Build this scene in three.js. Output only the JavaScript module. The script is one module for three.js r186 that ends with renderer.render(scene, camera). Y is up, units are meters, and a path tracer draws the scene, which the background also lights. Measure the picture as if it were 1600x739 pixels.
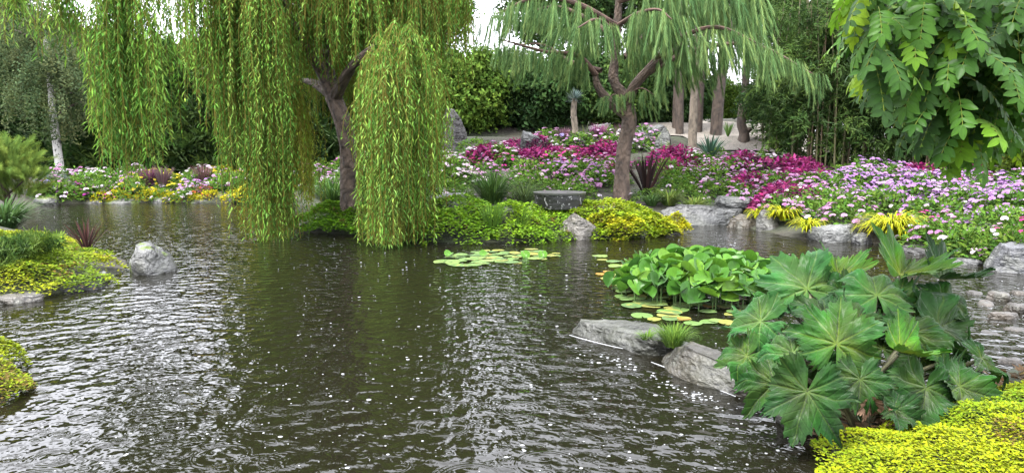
import * as THREE from 'three';
import { mergeGeometries } from 'three/addons/utils/BufferGeometryUtils.js';

// ───────────── camera, sky, light, exposure ─────────────
const scene = new THREE.Scene();
const EYE = 1.7, F = 1164, PITCH = Math.atan(144.5 / F);
const camera = new THREE.PerspectiveCamera(2 * Math.atan(369.5 / F) * 180 / Math.PI, 1600 / 739, 0.05, 1500);
camera.position.set(0, EYE, 0); camera.rotation.x = -PITCH; scene.add(camera);
const renderer = new THREE.WebGLRenderer({ antialias: true });
renderer.toneMapping = THREE.LinearToneMapping;
renderer.toneMappingExposure = 6.0;
renderer.shadowMap.enabled = true;
{ // overcast sky: pale cloud layer, a little brighter overhead
  const W = 256, H = 128, data = new Float32Array(W * H * 4);
  for (let j = 0; j < H; j++) for (let i = 0; i < W; i++) {
    const el = ((j + .5) / H - .5) * Math.PI, az = i / W * Math.PI * 2, s = Math.max(0, Math.sin(el));
    const b = (el < 0 ? .35 : .8 + .38 * s) * (1 + .05 * Math.sin(az * 3 + s * 9) + .04 * Math.sin(az * 7 - s * 17 + 1));
    data.set([b * .965, b * .985, b * 1.075, 1], (j * W + i) * 4);
  }
  const sky = new THREE.DataTexture(data, W, H, THREE.RGBAFormat, THREE.FloatType);
  sky.mapping = THREE.EquirectangularReflectionMapping; sky.magFilter = sky.minFilter = THREE.LinearFilter; sky.needsUpdate = true;
  scene.background = sky; scene.environment = sky;
}
const sun = new THREE.DirectionalLight(new THREE.Color(1, .97, .92), 1.5);
sun.position.set(-14, 40, -6); sun.target.position.set(0, 0, -18); sun.castShadow = true; sun.shadow.radius = 40;
sun.shadow.mapSize.set(2048, 2048); Object.assign(sun.shadow.camera, { left: -40, right: 40, top: 40, bottom: -40, near: 1, far: 120 });
scene.add(sun, sun.target);

// ───────────── helpers ─────────────
let seed = 12345;
const rnd = () => { seed |= 0; seed = seed + 0x6D2B79F5 | 0; let t = Math.imul(seed ^ seed >>> 15, 1 | seed); t = t + Math.imul(t ^ t >>> 7, 61 | t) ^ t; return ((t ^ t >>> 14) >>> 0) / 4294967296; };
const rr = (a, b) => a + (b - a) * rnd(), pick = a => a[Math.floor(rnd() * a.length)];
const clamp = (x, a, b) => Math.min(b, Math.max(a, x)), sstep = (a, b, x) => { const t = clamp((x - a) / (b - a), 0, 1); return t * t * (3 - 2 * t); };
const V = (x, y, z) => new THREE.Vector3(x, y, z);
const hash = (x, y, z) => { let h = Math.imul(x, 374761393) ^ Math.imul(y, 668265263) ^ Math.imul(z, 2147483647 ^ 1274126177); h = Math.imul(h ^ h >>> 13, 1274126177); return ((h ^ h >>> 16) >>> 0) / 4294967296; };
function noise(x, y, z = 0) { // smooth value noise, -1..1
  const X = Math.floor(x), Y = Math.floor(y), Z = Math.floor(z), f = t => t * t * (3 - 2 * t), a = f(x - X), b = f(y - Y), c = f(z - Z);
  const l = (p, q, t) => p + (q - p) * t;
  return 2 * l(l(l(hash(X, Y, Z), hash(X + 1, Y, Z), a), l(hash(X, Y + 1, Z), hash(X + 1, Y + 1, Z), a), b), l(l(hash(X, Y, Z + 1), hash(X + 1, Y, Z + 1), a), l(hash(X, Y + 1, Z + 1), hash(X + 1, Y + 1, Z + 1), a), b), c) - 1;
}
const fbm = (x, y, z = 0, o = 4) => { let s = 0, a = .5; for (let i = 0; i < o; i++) { s += a * noise(x, y, z); x = x * 2.03 + 7; y = y * 2.03 + 3; z = z * 2.03 + 5; a *= .5; } return s; };
const taken = {};
const numbered = n => { const k = taken[n] = (taken[n] || 0) + 1; return k === 1 ? n : n + '_' + String(k - 1).padStart(3, '0'); };
function tag(o, label, category, group, kind) { o.userData.label = label; o.userData.category = category; if (group) o.userData.group = group; if (kind) o.userData.kind = kind; return o; }
function thing(name, label, category, p = [0, 0, 0], group) { const o = new THREE.Group(); o.name = numbered(name); o.position.set(...p); scene.add(o); return tag(o, label, category, group); }
function part(name, geo, mat, parent, kind) { const m = new THREE.Mesh(geo, mat); m.name = name; m.castShadow = m.receiveShadow = true; parent.add(m); if (kind) m.userData.kind = kind; return m; }
function solo(name, geo, mat, label, category, group, kind) { return tag(part(numbered(name), geo, mat, scene), label, category, group, kind); }
function structure(name, geo, mat) { const m = part(name, geo, mat, scene); m.userData.kind = 'structure'; return m; }

// layout: a pixel of the photograph's survey turned into a world point
const ray = (px, py) => { const u = (px - 800) / F, v = (369.5 - py) / F, c = Math.cos(PITCH), s = Math.sin(PITCH); return [u, v * c - s, -(c + v * s)]; };
const P = (px, py, d) => { const r = ray(px, py), k = d / -r[2]; return [r[0] * k, EYE + r[1] * k, -d]; };
const W0 = (px, py) => { const r = ray(px, py), k = EYE / -r[1]; return [r[0] * k, r[2] * k]; };

// triangle builder with per-vertex colour
class TB {
  constructor() { this.p = []; this.c = []; this.u = []; this.i = []; this.n = 0; }
  v(x, y, z, c, u = 0, w = 0) { this.p.push(x, y, z); this.c.push(c[0], c[1], c[2]); this.u.push(u, w); return this.n++; }
  t(a, b, c) { this.i.push(a, b, c); }
  geo(normals = true) {
    const g = new THREE.BufferGeometry();
    g.setAttribute('position', new THREE.BufferAttribute(new Float32Array(this.p), 3));
    g.setAttribute('color', new THREE.BufferAttribute(new Float32Array(this.c), 3));
    g.setAttribute('uv', new THREE.BufferAttribute(new Float32Array(this.u), 2));
    g.setIndex(new THREE.BufferAttribute(new Uint32Array(this.i), 1)); if (normals) g.computeVertexNormals(); return g;
  }
  // folded kite leaf: base point, direction, up, length, width
  leaf(x, y, z, dx, dy, dz, ux, uy, uz, L, Wd, c, fold = .25, bend = 0) {
    let sx = dy * uz - dz * uy, sy = dz * ux - dx * uz, sz = dx * uy - dy * ux; const sl = Math.hypot(sx, sy, sz) || 1; sx /= sl; sy /= sl; sz /= sl;
    const nx = sy * dz - sz * dy, ny = sz * dx - sx * dz, nz = sx * dy - sy * dx, m = .45 * L, w = Wd / 2, f = fold * w, b = bend * L;
    const a = this.v(x, y, z, c), e = this.v(x + dx * L - nx * b, y + dy * L - ny * b, z + dz * L - nz * b, c);
    const l = this.v(x + dx * m + sx * w + nx * f, y + dy * m + sy * w + ny * f, z + dz * m + sz * w + nz * f, c);
    const r = this.v(x + dx * m - sx * w + nx * f, y + dy * m - sy * w + ny * f, z + dz * m - sz * w + nz * f, c);
    this.t(a, e, l); this.t(a, r, e);
  }
  // flat floret: small five-sided disc, slightly cupped
  floret(x, y, z, n, r, c, c0) {
    const up = Math.abs(n[1]) > .9 ? [1, 0, 0] : [0, 1, 0]; let s = V(...n).cross(V(...up)).normalize(), q = V(...n).cross(s), a0 = rnd() * 6.28, ids = [], ce = this.v(x, y, z, c0 || c);
    for (let k = 0; k < 5; k++) { const a = a0 + k * 1.2566, C = Math.cos(a) * r, S = Math.sin(a) * r, h = r * .25; ids.push(this.v(x + s.x * C + q.x * S + n[0] * h, y + s.y * C + q.y * S + n[1] * h, z + s.z * C + q.z * S + n[2] * h, c)); }
    for (let k = 0; k < 5; k++) this.t(ce, ids[k], ids[(k + 1) % 5]);
  }
  // blade of grass: arching ribbon
  blade(x, y, z, az, lean, L, Wd, c, seg = 4, droop = 1) {
    let a = lean, px = x, py = y, pz = z, pl, pr; const ca = Math.cos(az), sa = Math.sin(az);
    for (let k = 0; k <= seg; k++) {
      const w = Wd / 2 * (k === seg ? .06 : 1 - .55 * (k / seg) ** 2) * (k === 0 ? .6 : 1), l = this.v(px - sa * w, py, pz + ca * w, c), r = this.v(px + sa * w, py, pz - ca * w, c);
      if (k) { this.t(pl, pr, r); this.t(pl, r, l); } pl = l; pr = r;
      const st = L / seg; px += Math.sin(a) * ca * st; pz += Math.sin(a) * sa * st; py += Math.cos(a) * st; a += droop * (1.9 / seg) * (.4 + k / seg);
    }
  }
  ribbon(pts, w, c) { let pl, pr; for (let k = 0; k < pts.length; k++) { const [x, y, z] = pts[k], l = this.v(x - w, y, z, c), r = this.v(x + w, y, z + w * .6, c); if (k) { this.t(pl, pr, r); this.t(pl, r, l); } pl = l; pr = r; } }
}
// tapered, uneven tube through points with radii
function limbGeo(pts, radii, c = [1, 1, 1], sides = 9, rough = .1, seg = 0) {
  const cv = new THREE.CatmullRomCurve3(pts.map(p => V(...p))), n = seg || Math.max(4, pts.length * 5), tb = new TB(), fr = cv.computeFrenetFrames(n), len = cv.getLength();
  for (let k = 0; k <= n; k++) {
    const t = k / n, p = cv.getPoint(t), q = t * (radii.length - 1), i = Math.min(radii.length - 2, Math.floor(q)), r = radii[i] + (radii[i + 1] - radii[i]) * (q - i);
    for (let s = 0; s <= sides; s++) {
      const a = s / sides * Math.PI * 2, R = r * (1 + rough * noise(Math.cos(a) * 1.7 + 5, Math.sin(a) * 1.7 + 9, t * len * 2.2 + pts[0][0]));
      const d = fr.normals[k].clone().multiplyScalar(Math.cos(a) * R).addScaledVector(fr.binormals[k], Math.sin(a) * R);
      tb.v(p.x + d.x, p.y + d.y, p.z + d.z, c, s / sides * Math.max(1, Math.round(r * 7)), t * len);
    }
  }
  for (let k = 0; k < n; k++) for (let s = 0; s < sides; s++) { const a = k * (sides + 1) + s, b = a + sides + 1; tb.t(a, a + 1, b); tb.t(a + 1, b + 1, b); }
  const e = tb.v(pts[pts.length - 1][0], pts[pts.length - 1][1], pts[pts.length - 1][2], c); for (let s = 0; s < sides; s++) tb.t(n * (sides + 1) + s, n * (sides + 1) + s + 1, e);
  return tb.geo();
}
const TMP = new THREE.Object3D();
function instanced(name, geo, mat, list, parent) { // list: [x,y,z, dirx,diry,dirz, roll, scale, colour]
  const m = new THREE.InstancedMesh(geo, mat, list.length), up = V(0, 1, 0), q = new THREE.Quaternion(), col = new THREE.Color(), M = new THREE.Matrix4(), sc = V(1, 1, 1), po = V(0, 0, 0), q2 = new THREE.Quaternion();
  list.forEach((e, i) => {
    q.setFromUnitVectors(up, V(e[3], e[4], e[5]).normalize()); q2.setFromAxisAngle(up, e[6]); q.multiply(q2);
    Array.isArray(e[7]) ? sc.set(...e[7]) : sc.setScalar(e[7]); M.compose(po.set(e[0], e[1], e[2]), q, sc); m.setMatrixAt(i, M); m.setColorAt(i, col.setRGB(...e[8]));
  });
  m.name = name; m.userData.kind = 'stuff'; m.castShadow = m.receiveShadow = true; parent.add(m); return m;
}
const vary = (c, a = .18) => { const k = 1 + rr(-a, a), h = rr(-a, a) * .5; return [c[0] * k * (1 + h), c[1] * k, c[2] * k * (1 - h)]; };
const mix = (a, b, t) => a.map((x, i) => x + (b[i] - x) * t);

// ───────────── materials ─────────────
function dataTex(n, fn, rep = 1, srgb = false, float = false) {
  const d = float ? new Float32Array(n * n * 4) : new Uint8Array(n * n * 4);
  for (let j = 0; j < n; j++) for (let i = 0; i < n; i++) { const c = fn(i / n, j / n, i, j), k = (j * n + i) * 4, m = float ? 1 : 255; d[k] = clamp(c[0], 0, 1) * m; d[k + 1] = clamp(c[1], 0, 1) * m; d[k + 2] = clamp(c[2], 0, 1) * m; d[k + 3] = m; }
  const t = new THREE.DataTexture(d, n, n, THREE.RGBAFormat, float ? THREE.FloatType : THREE.UnsignedByteType);
  t.wrapS = t.wrapT = THREE.RepeatWrapping; t.magFilter = THREE.LinearFilter; t.minFilter = THREE.LinearFilter; t.repeat.set(rep, rep); if (srgb) t.colorSpace = THREE.SRGBColorSpace; t.needsUpdate = true; return t;
}
// tileable noise of period n cells
function tn(u, v, n, s = 0, o = 4) { let r = 0, a = .5; for (let k = 0; k < o; k++) { const x = u * n, y = v * n, X = Math.floor(x), Y = Math.floor(y), f = t => t * t * (3 - 2 * t), p = f(x - X), q = f(y - Y), H = (i, j) => hash(((i % n) + n) % n, ((j % n) + n) % n, s + k * 17), l = (A, B, t) => A + (B - A) * t; r += a * (2 * l(l(H(X, Y), H(X + 1, Y), p), l(H(X, Y + 1), H(X + 1, Y + 1), p), q) - 1); a *= .5; n *= 2; } return r; }
const M = {}, tone = ([r, g, b]) => new THREE.Color().setRGB(r * .58, g * .58, b * .58); // surveyed tones brought to real base colours for this exposure
const leafM = (o = {}) => new THREE.MeshPhysicalMaterial({ vertexColors: true, color: tone([1, 1, 1]), roughness: 1, metalness: 0, transmission: .32, thickness: 0, side: THREE.DoubleSide, clearcoat: .02, clearcoatRoughness: .35, specularIntensity: .18, ...o });
M.leaf = leafM(); M.leafDeep = leafM({ transmission: .22, clearcoat: .03 }); M.petal = leafM({ transmission: .3, clearcoat: 0 }); M.needle = leafM({ transmission: .2, clearcoat: .01 });
M.glossLeaf = leafM({ transmission: .25, clearcoat: .7, clearcoatRoughness: .28 });
const barkT = dataTex(256, (u, v) => { const a = .5 + .5 * tn(u, v * .5, 16, 3, 3) * 1.2 + .35 * (Math.abs(tn(u, v * .25, 8, 9, 3)) - .3); return [a, a, a]; }, 1);
const bark = (c, b = .02, r = .85) => new THREE.MeshStandardMaterial({ color: tone(c), map: dataTex(128, (u, v) => { const a = .7 + .75 * tn(u, v * .5, 12, c[0] * 99 | 0, 4); return [a, a * .98, a * .95]; }), bumpMap: barkT, bumpScale: b, roughness: r });
M.willowBark = bark([.16, .115, .085], .06); M.pineBark = bark([.19, .135, .1], .06); M.paleBark = bark([.3, .25, .19], .012); M.redBark = bark([.17, .1, .07], .012); M.darkBark = bark([.11, .08, .06]);
M.birchBark = new THREE.MeshStandardMaterial({ color: tone([1, 1, 1]), map: dataTex(256, (u, v) => { const s = tn(u, v, 8, 4, 2) * .5 + tn(u * 1, v, 32, 8, 2), d = s > .34 || tn(u, v, 4, 31, 4) > .38 ? .12 : .62 + .1 * tn(u, v, 16, 2, 3); return [d, d * .97, d * .9]; }), roughness: .7 });
const rockBump = dataTex(512, (u, v) => { const a = .5 + .5 * tn(u, v, 6, 21, 6) + .25 * (.3 - Math.abs(tn(u, v, 5, 40, 4))); return [a, a, a]; }, 1);
const rockMap = dataTex(1024, (u, v) => { const cr = Math.abs(tn(u, v, 7, 33, 5)), a = .76 + .55 * tn(u, v, 9, 71, 7) + (tn(u, v, 90, 5, 2) > .3 ? .2 : 0) - (tn(u, v, 30, 55, 3) > .3 ? .28 : 0) - (cr < .018 ? .35 : 0); return [a, a, a * .99]; }, 1);
M.rock = new THREE.MeshStandardMaterial({ vertexColors: true, color: tone([1, 1, 1]), map: rockMap, bumpMap: rockBump, bumpScale: .1, roughness: .5 });
M.blackStone = new THREE.MeshStandardMaterial({ color: tone([1, 1, 1]), map: dataTex(256, (u, v) => { const a = tn(u * 4 % 1, v, 20, 3, 3) > .36 ? .3 : .016 + .01 * tn(u, v, 9, 4, 3); return [a, a, a]; }), bumpMap: rockBump, bumpScale: .03, roughness: .5 });
M.stoneTop = new THREE.MeshStandardMaterial({ color: tone([.13, .13, .13]), map: rockMap, roughness: .3 });
M.soil = new THREE.MeshStandardMaterial({ vertexColors: true, color: tone([1, 1, 1]), map: dataTex(512, (u, v) => { const a = .75 + .45 * tn(u, v, 12, 11, 5); return [a, a, a]; }, .5), bumpMap: dataTex(256, (u, v) => { const a = .5 + .5 * tn(u, v, 16, 77, 4); return [a, a, a]; }, .7), bumpScale: .04, roughness: .95 });
M.gravel = new THREE.MeshStandardMaterial({ color: tone([.34, .3, .25]), map: dataTex(512, (u, v) => { const a = .72 + .5 * tn(u, v, 90, 7, 2) + .2 * tn(u, v, 6, 8, 3); return [a, a, a]; }, .4), bumpMap: rockBump, bumpScale: .02, roughness: .95 });
M.foam = new THREE.MeshStandardMaterial({ color: tone([.5, .51, .52]), roughness: .5 });

// ───────────── pond outline and terrain ─────────────
const pond = [[-2.6, -1.1], W0(-60, 665), W0(5, 634), W0(48, 594), W0(8, 556), W0(-80, 532), W0(-90, 492), W0(0, 474), W0(55, 464), W0(110, 455), W0(165, 438), W0(190, 424), W0(198, 408), W0(150, 390), W0(95, 374), W0(30, 363), W0(-60, 358), W0(-60, 350), W0(20, 346), W0(45, 322), W0(120, 318), W0(240, 316), W0(330, 317), W0(400, 316), W0(455, 320), W0(530, 320), W0(538, 330), W0(500, 340), W0(452, 352), W0(449, 362), W0(520, 365), W0(565, 367), W0(640, 373), W0(700, 380), W0(765, 379), W0(870, 374), W0(940, 373), W0(1010, 371), W0(1078, 359), W0(1066, 350), W0(1150, 350), W0(1180, 359), W0(1250, 373), W0(1330, 379), W0(1400, 382), W0(1480, 399), W0(1530, 412), W0(1600, 428), W0(1720, 450), W0(1800, 520), W0(1700, 560), W0(1600, 568), W0(1540, 596), W0(1450, 620), W0(1330, 634), W0(1255, 655), W0(1302, 692), W0(1296, 739), [1.5, -1.1]];
function sd(x, z) { // distance to the shore, positive on land
  let ins = false, best = 1e9;
  for (let i = 0, j = pond.length - 1; i < pond.length; j = i++) {
    const [ax, az] = pond[j], [bx, bz] = pond[i];
    if ((az > z) !== (bz > z) && x < (bx - ax) * (z - az) / (bz - az) + ax) ins = !ins;
    const ex = bx - ax, ez = bz - az, t = clamp(((x - ax) * ex + (z - az) * ez) / (ex * ex + ez * ez), 0, 1), qx = x - ax - ex * t, qz = z - az - ez * t, q = qx * qx + qz * qz; if (q < best) best = q;
  }
  return Math.sqrt(best) * (ins ? -1 : 1);
}
const ctrl = [];
for (const px of [620, 760, 900, 1040, 1160]) for (const [py, d] of [[322, 17.4], [300, 18.6], [270, 20.6], [240, 23.2], [216, 26], [196, 31], [186, 38], [180, 50]]) ctrl.push(P(px, py, d));
for (const px of [-60, 60, 180, 300, 420, 520]) for (const [py, d] of [[302, 23], [288, 24.3], [278, 26.5], [268, 30], [262, 40]]) ctrl.push(P(px, py, d));
for (const [px, k] of [[1260, 0], [1360, 0], [1460, -1.2], [1580, -2.6], [1750, -3]]) for (const [py, d] of [[345, 14.3], [315, 15.8], [285, 17.8], [264, 20.6], [252, 25], [235, 36]]) ctrl.push(P(px, py - k * 8, d + k));
ctrl.push([-7, .12, -9.5], [-5.2, .14, -8], [-4, .12, -5.2], [-9, .2, -6], [2.4, .12, -4.4], [3.4, .2, -4.6], [2.6, .14, -3.4], [5, .35, -3], [0, .12, 1], [-12, .4, -12], [-8, .2, 2], [8, .4, 2], [-60, 1.2, -60], [60, 2.4, -60], [0, 3, -80], [-60, .8, 20], [60, 1, 20], [9, .4, -6]);
function gh(x, z) {
  const s = sd(x, z); if (s < 0) return -.55 * sstep(0, 1, -s / 1.2) - .02;
  let a = 0, w = 0; for (const c of ctrl) { const q = (c[0] - x) ** 2 + (c[2] - z) ** 2 + .3, k = 1 / (q * q); a += k * c[1]; w += k; }
  return .05 * sstep(0, .15, s) + (a / w) * sstep(0, 1.3, s) + .03 * noise(x * 1.3, z * 1.3) * sstep(0, 1, s);
}
function onGround(px, py) { // where the sight line of a survey pixel meets the ground (or water)
  const r = ray(px, py); let t0 = 3; for (let d = 3; d < 70; d += .15) { const k = d / -r[2], y = EYE + r[1] * k; if (y <= Math.max(0, gh(r[0] * k, -d))) { t0 = d; break; } t0 = d; }
  const k = (t0 - .07) / -r[2], x = r[0] * k, z = -t0 + .07; return [x, Math.max(0, gh(x, z)), z];
}
{
  const axis = (lo, hi, step, far) => { const a = []; for (let v = lo; v <= hi + 1e-6; v += step) a.push(v); let g = step; let v = hi; while (v < far) { g *= 1.5; v += g; a.push(v); } v = lo; g = step; while (v > -far) { g *= 1.5; v -= g; a.unshift(v); } return a; };
  const xs = axis(-20, 20, .2, 600), zs = axis(-34, 3, .2, 600), tb = new TB();
  for (const z of zs) for (const x of xs) { const n = fbm(x * .7, z * .7), far = Math.hypot(x, z) > 45, c = mix([.055, .042, .03], [.05, .07, .025], clamp(.5 + n * 1.4, 0, 1)); tb.v(x, far ? 2.2 : gh(x, z), z, c, x, z); }
  for (let j = 0; j < zs.length - 1; j++) for (let i = 0; i < xs.length - 1; i++) { const a = j * xs.length + i, b = a + xs.length; tb.t(a, b, a + 1); tb.t(a + 1, b, b + 1); }
  structure('ground', tb.geo(), M.soil);
}
{ // pond surface: fine rain ripples (bump) over longer wind waves (normal map)
  const R = 1024, T = 5.2, hgt = new Float32Array(R * R), wave = [];
  for (let k = 0; k < 60; k++) { const L = .032 * Math.pow(9, rnd()), a = rr(-1.57, 1.57) + 1.57, n = T / L; const kx = Math.round(n * Math.cos(a)), ky = Math.round(n * Math.sin(a)); wave.push([kx, ky, rnd() * 6.28, L * .0026]); }
  const SN = new Float32Array(8192); for (let i = 0; i < 8192; i++) SN[i] = Math.sin(i / 8192 * Math.PI * 2);
  for (const [kx, ky, ph, A] of wave) for (let j = 0; j < R; j++) { const b = ky * j / R + ph; for (let i = 0; i < R; i++) { let t = kx * i / R + b; t -= Math.floor(t); hgt[j * R + i] += A * SN[(t * 8192) & 8191]; } }
  for (let k = 0; k < 120; k++) { // rings left by raindrops
    const cx = rnd() * R, cy = rnd() * R, rad = rr(.02, .17) * R / T, wl = rr(.018, .03) * R / T, A = rr(.0005, .0011), wd = rr(.7, 1.3) * wl, e = Math.ceil(rad + 3 * wd);
    for (let j = -e; j <= e; j++) for (let i = -e; i <= e; i++) { const d = Math.hypot(i, j) - rad; hgt[((Math.floor(cy) + j + R * 4) % R) * R + (Math.floor(cx) + i + R * 4) % R] += A * Math.cos(d / wl * 6.28) * Math.exp(-d * d / (wd * wd)); }
  }
  for (let k = 0; k < 900; k++) { // fresh small drop marks
    const cx = rnd() * R, cy = rnd() * R, rad = rr(.004, .04) * R / T, wl = .022 * R / T, A = rr(.0005, .0013), wd = .6 * wl, e = Math.ceil(rad + 3 * wd);
    for (let j = -e; j <= e; j++) for (let i = -e; i <= e; i++) { const d = Math.hypot(i, j) - rad; hgt[((Math.floor(cy) + j + R * 4) % R) * R + (Math.floor(cx) + i + R * 4) % R] += A * Math.cos(d / wl * 6.28) * Math.exp(-d * d / (wd * wd)); }
  }
  const BS = .03, bump = dataTex(R, (u, v, i, j) => { const a = .5 + hgt[j * R + i] / BS; return [a, a, a]; }, 1 / T, false, true);
  const N = 1024, S = 44, big = new Float32Array(N * N);
  for (let j = 0; j < N; j++) for (let i = 0; i < N; i++) { const x = (i / N - .5) * S, z = (j / N - .5) * S, wx = x + 1.2 * noise(x * .3, z * .3), wz = z + 1.2 * noise(x * .3 + 9, z * .3); big[j * N + i] = (.55 + .9 * clamp(.5 + fbm(x * .16 + 3, z * .16), 0, 1)) * (.0032 * noise(wx * 1.6, wz * 4.2) + .0022 * noise(wx * 3.3 + 4, wz * 8)); }
  const nm = dataTex(N, (u, v, i, j) => { const q = (a, b) => big[((b + N) % N) * N + (a + N) % N], s = N / S / 2, nx = -(q(i + 1, j) - q(i - 1, j)) * s, ny = -(q(i, j + 1) - q(i, j - 1)) * s, l = Math.hypot(nx, ny, 1); return [.5 + nx / l / 2, .5 + ny / l / 2, .5 + .5 / l]; }, 1 / S);
  nm.offset.set(.5, .5);
  const m = new THREE.MeshPhysicalMaterial({ color: new THREE.Color().setRGB(.006, .0055, .003), roughness: .05, ior: 1.33, bumpMap: bump, bumpScale: BS, normalMap: nm, normalScale: new THREE.Vector2(1, 1) });
  const tb = new TB(), xs = [-30, 30], zs = [2, -30]; for (const z of zs) for (const x of xs) tb.v(x, 0, z, [1, 1, 1], x, z); tb.t(0, 1, 2); tb.t(1, 3, 2);
  structure('water', tb.geo(), m);
}
{ // pale gravel bank up behind the pine
  const tb = new TB(), n = 26, c = onGround(1175, 226); const cx = c[0] + 1.3, cz = c[2] - 4.5;
  for (let j = 0; j <= n; j++) for (let i = 0; i <= 40; i++) { const r = j / n, a = i / 40 * 6.2832, k = 1 + .15 * noise(Math.cos(a) * 2, Math.sin(a) * 2), x = cx + Math.cos(a) * 4.2 * r * k, z = cz + Math.sin(a) * 6.5 * r * k; tb.v(x, gh(x, z) + .05, z, [1, 1, 1], x, z); }
  for (let j = 0; j < n; j++) for (let i = 0; i < 40; i++) { const a = j * 41 + i, b = a + 41; tb.t(a, a + 1, b); tb.t(a + 1, b + 1, b); }
  structure('gravel_path', tb.geo(), M.gravel);
}

// ───────────── rocks ─────────────
function rockGeo(w, h, d, sd0, o = {}) { // angular stone: sphere cut by planes, layered relief; base at y=0
  const det = o.detail || 34, g = new THREE.SphereGeometry(1, det, Math.round(det * .8)), p = g.attributes.position, nrm = V(0, 0, 0), planes = [], col = [], uv = [];
  const s0 = seed; seed = sd0 * 7919; const flat = o.flat ?? .5;
  for (let k = 0; k < 18; k++) planes.push([V(rr(-1, 1), rr(-.5, .8), rr(-1, 1)).normalize(), rr(.58, .88)]);
  planes.push([V(rr(-.18, .18), 1, rr(-.18, .18)).normalize(), flat]);
  for (let i = 0; i < p.count; i++) {
    const v = V(p.getX(i), p.getY(i), p.getZ(i)); if (o.box) { const e = t => Math.sign(t) * Math.pow(Math.abs(t), o.box); v.set(e(v.x), e(v.y), e(v.z)).multiplyScalar(.82); } let k = 1; for (const [n, c] of planes) { const q = v.dot(n); if (q * k > c) k = c / q; }
    k *= 1 + .11 * fbm(v.x * 2.2 + sd0, v.y * 2.2, v.z * 2.2) + .06 * fbm(v.x * 6 + sd0, v.y * 11, v.z * 6);
    let y = v.y * k / Math.max(.55, flat); p.setXYZ(i, v.x * k * w / 2 + (o.lean || 0) * Math.max(0, y) * w, y > 0 ? y * h : y * h * .5, v.z * k * d / 2);
  }
  { let ax = 0, ay = 0, az = 0; for (let i = 0; i < p.count; i++) { ax = Math.max(ax, Math.abs(p.getX(i))); ay = Math.max(ay, p.getY(i)); az = Math.max(az, Math.abs(p.getZ(i))); }
    const fx = w / 2 / ax, fy = h / ay, fz = d / 2 / az; for (let i = 0; i < p.count; i++) p.setXYZ(i, p.getX(i) * fx, p.getY(i) * fy, p.getZ(i) * fz); }
  g.computeVertexNormals(); const N = g.attributes.normal;
  for (let i = 0; i < p.count; i++) {
    const x = p.getX(i), y = p.getY(i), z = p.getZ(i), a = fbm(x * 3 + sd0, y * 3, z * 3), b = fbm(x * 6 - sd0, y * 6 + 4, z * 6);
    let c = mix(o.c || [.17, .17, .165], o.c2 || [.3, .3, .28], clamp(.5 + a * 1.6, 0, 1)).map(q => q * .62); if (b > .22) c = mix(c, [.15, .155, .125], .5);
    if (o.moss && fbm(x * 2.5 + 3 * sd0, y * 2.5, z * 2.5) + N.getY(i) * .25 > .42 - o.moss * .4) c = [.12 + .08 * b, .17 + .1 * b, .02];
    col.push(...c); const ax = Math.abs(N.getX(i)), ay = Math.abs(N.getY(i)), az = Math.abs(N.getZ(i)); uv.push(...(ay > ax && ay > az ? [x, z] : ax > az ? [z, y * 1.6] : [x, y * 1.6]));
  }
  g.setAttribute('color', new THREE.Float32BufferAttribute(col, 3)); g.setAttribute('uv', new THREE.Float32BufferAttribute(uv, 2)); seed = s0; return g;
}
function rock(px, py, wpx, hpx, depth, label, o = {}) { // py: waterline or base; sizes from the survey
  const [x, y, z] = o.at || onGround(px, py), k = -z / F, h = hpx * k, r = solo(o.name || 'boulder', rockGeo(wpx * k, h, depth, o.s || Math.round(px * 3 + py), o), M.rock, label, 'rock', o.group);
  r.position.set(x, y - (o.sink ?? .04), z - (o.back ?? depth * .35)); r.rotation.y = o.turn || 0; return r;
}
function slab(a, b2, depth, h, label, o) { // slab whose front edge follows the waterline a-b
  const [ax, az] = W0(...a), [bx, bz] = W0(...b2), L = Math.hypot(bx - ax, bz - az), th = Math.atan2(bz - az, bx - ax), r = solo('stone_slab', rockGeo(L * 1.3, h, depth, o.s, { box: .42, flat: .5, detail: 60, ...o }), M.rock, label, 'rock');
  r.position.set((ax + bx) / 2 + Math.sin(th) * depth * .33, -.05, (az + bz) / 2 - Math.cos(th) * depth * .33); r.rotation.y = -th; return r;
}
slab([888, 524], [1046, 556], .75, .19, 'long flat grey slab jutting into the pond left of the grass tuft', { s: 31, c: [.06, .062, .042], c2: [.12, .122, .09] });
slab([1022, 568], [1205, 640], .5, .26, 'brownish flat shoreline slab between grass tuft and big lobed leaves', { s: 57, c: [.075, .065, .04], c2: [.14, .122, .08] });
rock(1265, 672, 110, 50, .5, 'dark wet stone at water under the big lobed leaves', { c: [.06, .055, .045], c2: [.12, .11, .09], back: .15 });
rock(228, 428, 86, 52, .7, 'pale angular boulder with moss at tip of the left peninsula', { c: [.2, .2, .19], c2: [.32, .32, .3], moss: .42, flat: .7, back: .2, lean: .05, detail: 40 });
rock(20, 472, 75, 18, .5, 'low brown-grey stone at the left peninsula edge by frame edge', { c: [.17, .15, .12], back: .15 });
rock(105, 458, 90, 18, .45, 'low dark stone under the golden groundcover on left peninsula', { c: [.08, .08, .09], c2: [.14, .14, .15], back: .2 });
rock(152, 443, 26, 20, .3, 'small mossy stone between golden groundcover and pale boulder', { moss: .5, back: .1 });
rock(907, 372, 72, 40, .7, 'pale brown pointed boulder in front of golden groundcover', { c: [.27, .24, .2], c2: [.38, .35, .3], flat: .95, back: 0, lean: .02 });
rock(1003, 370, 34, 20, .5, 'small dark grey stone under trailing golden groundcover', { c: [.1, .1, .12], flat: .8, back: .1 });
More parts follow.
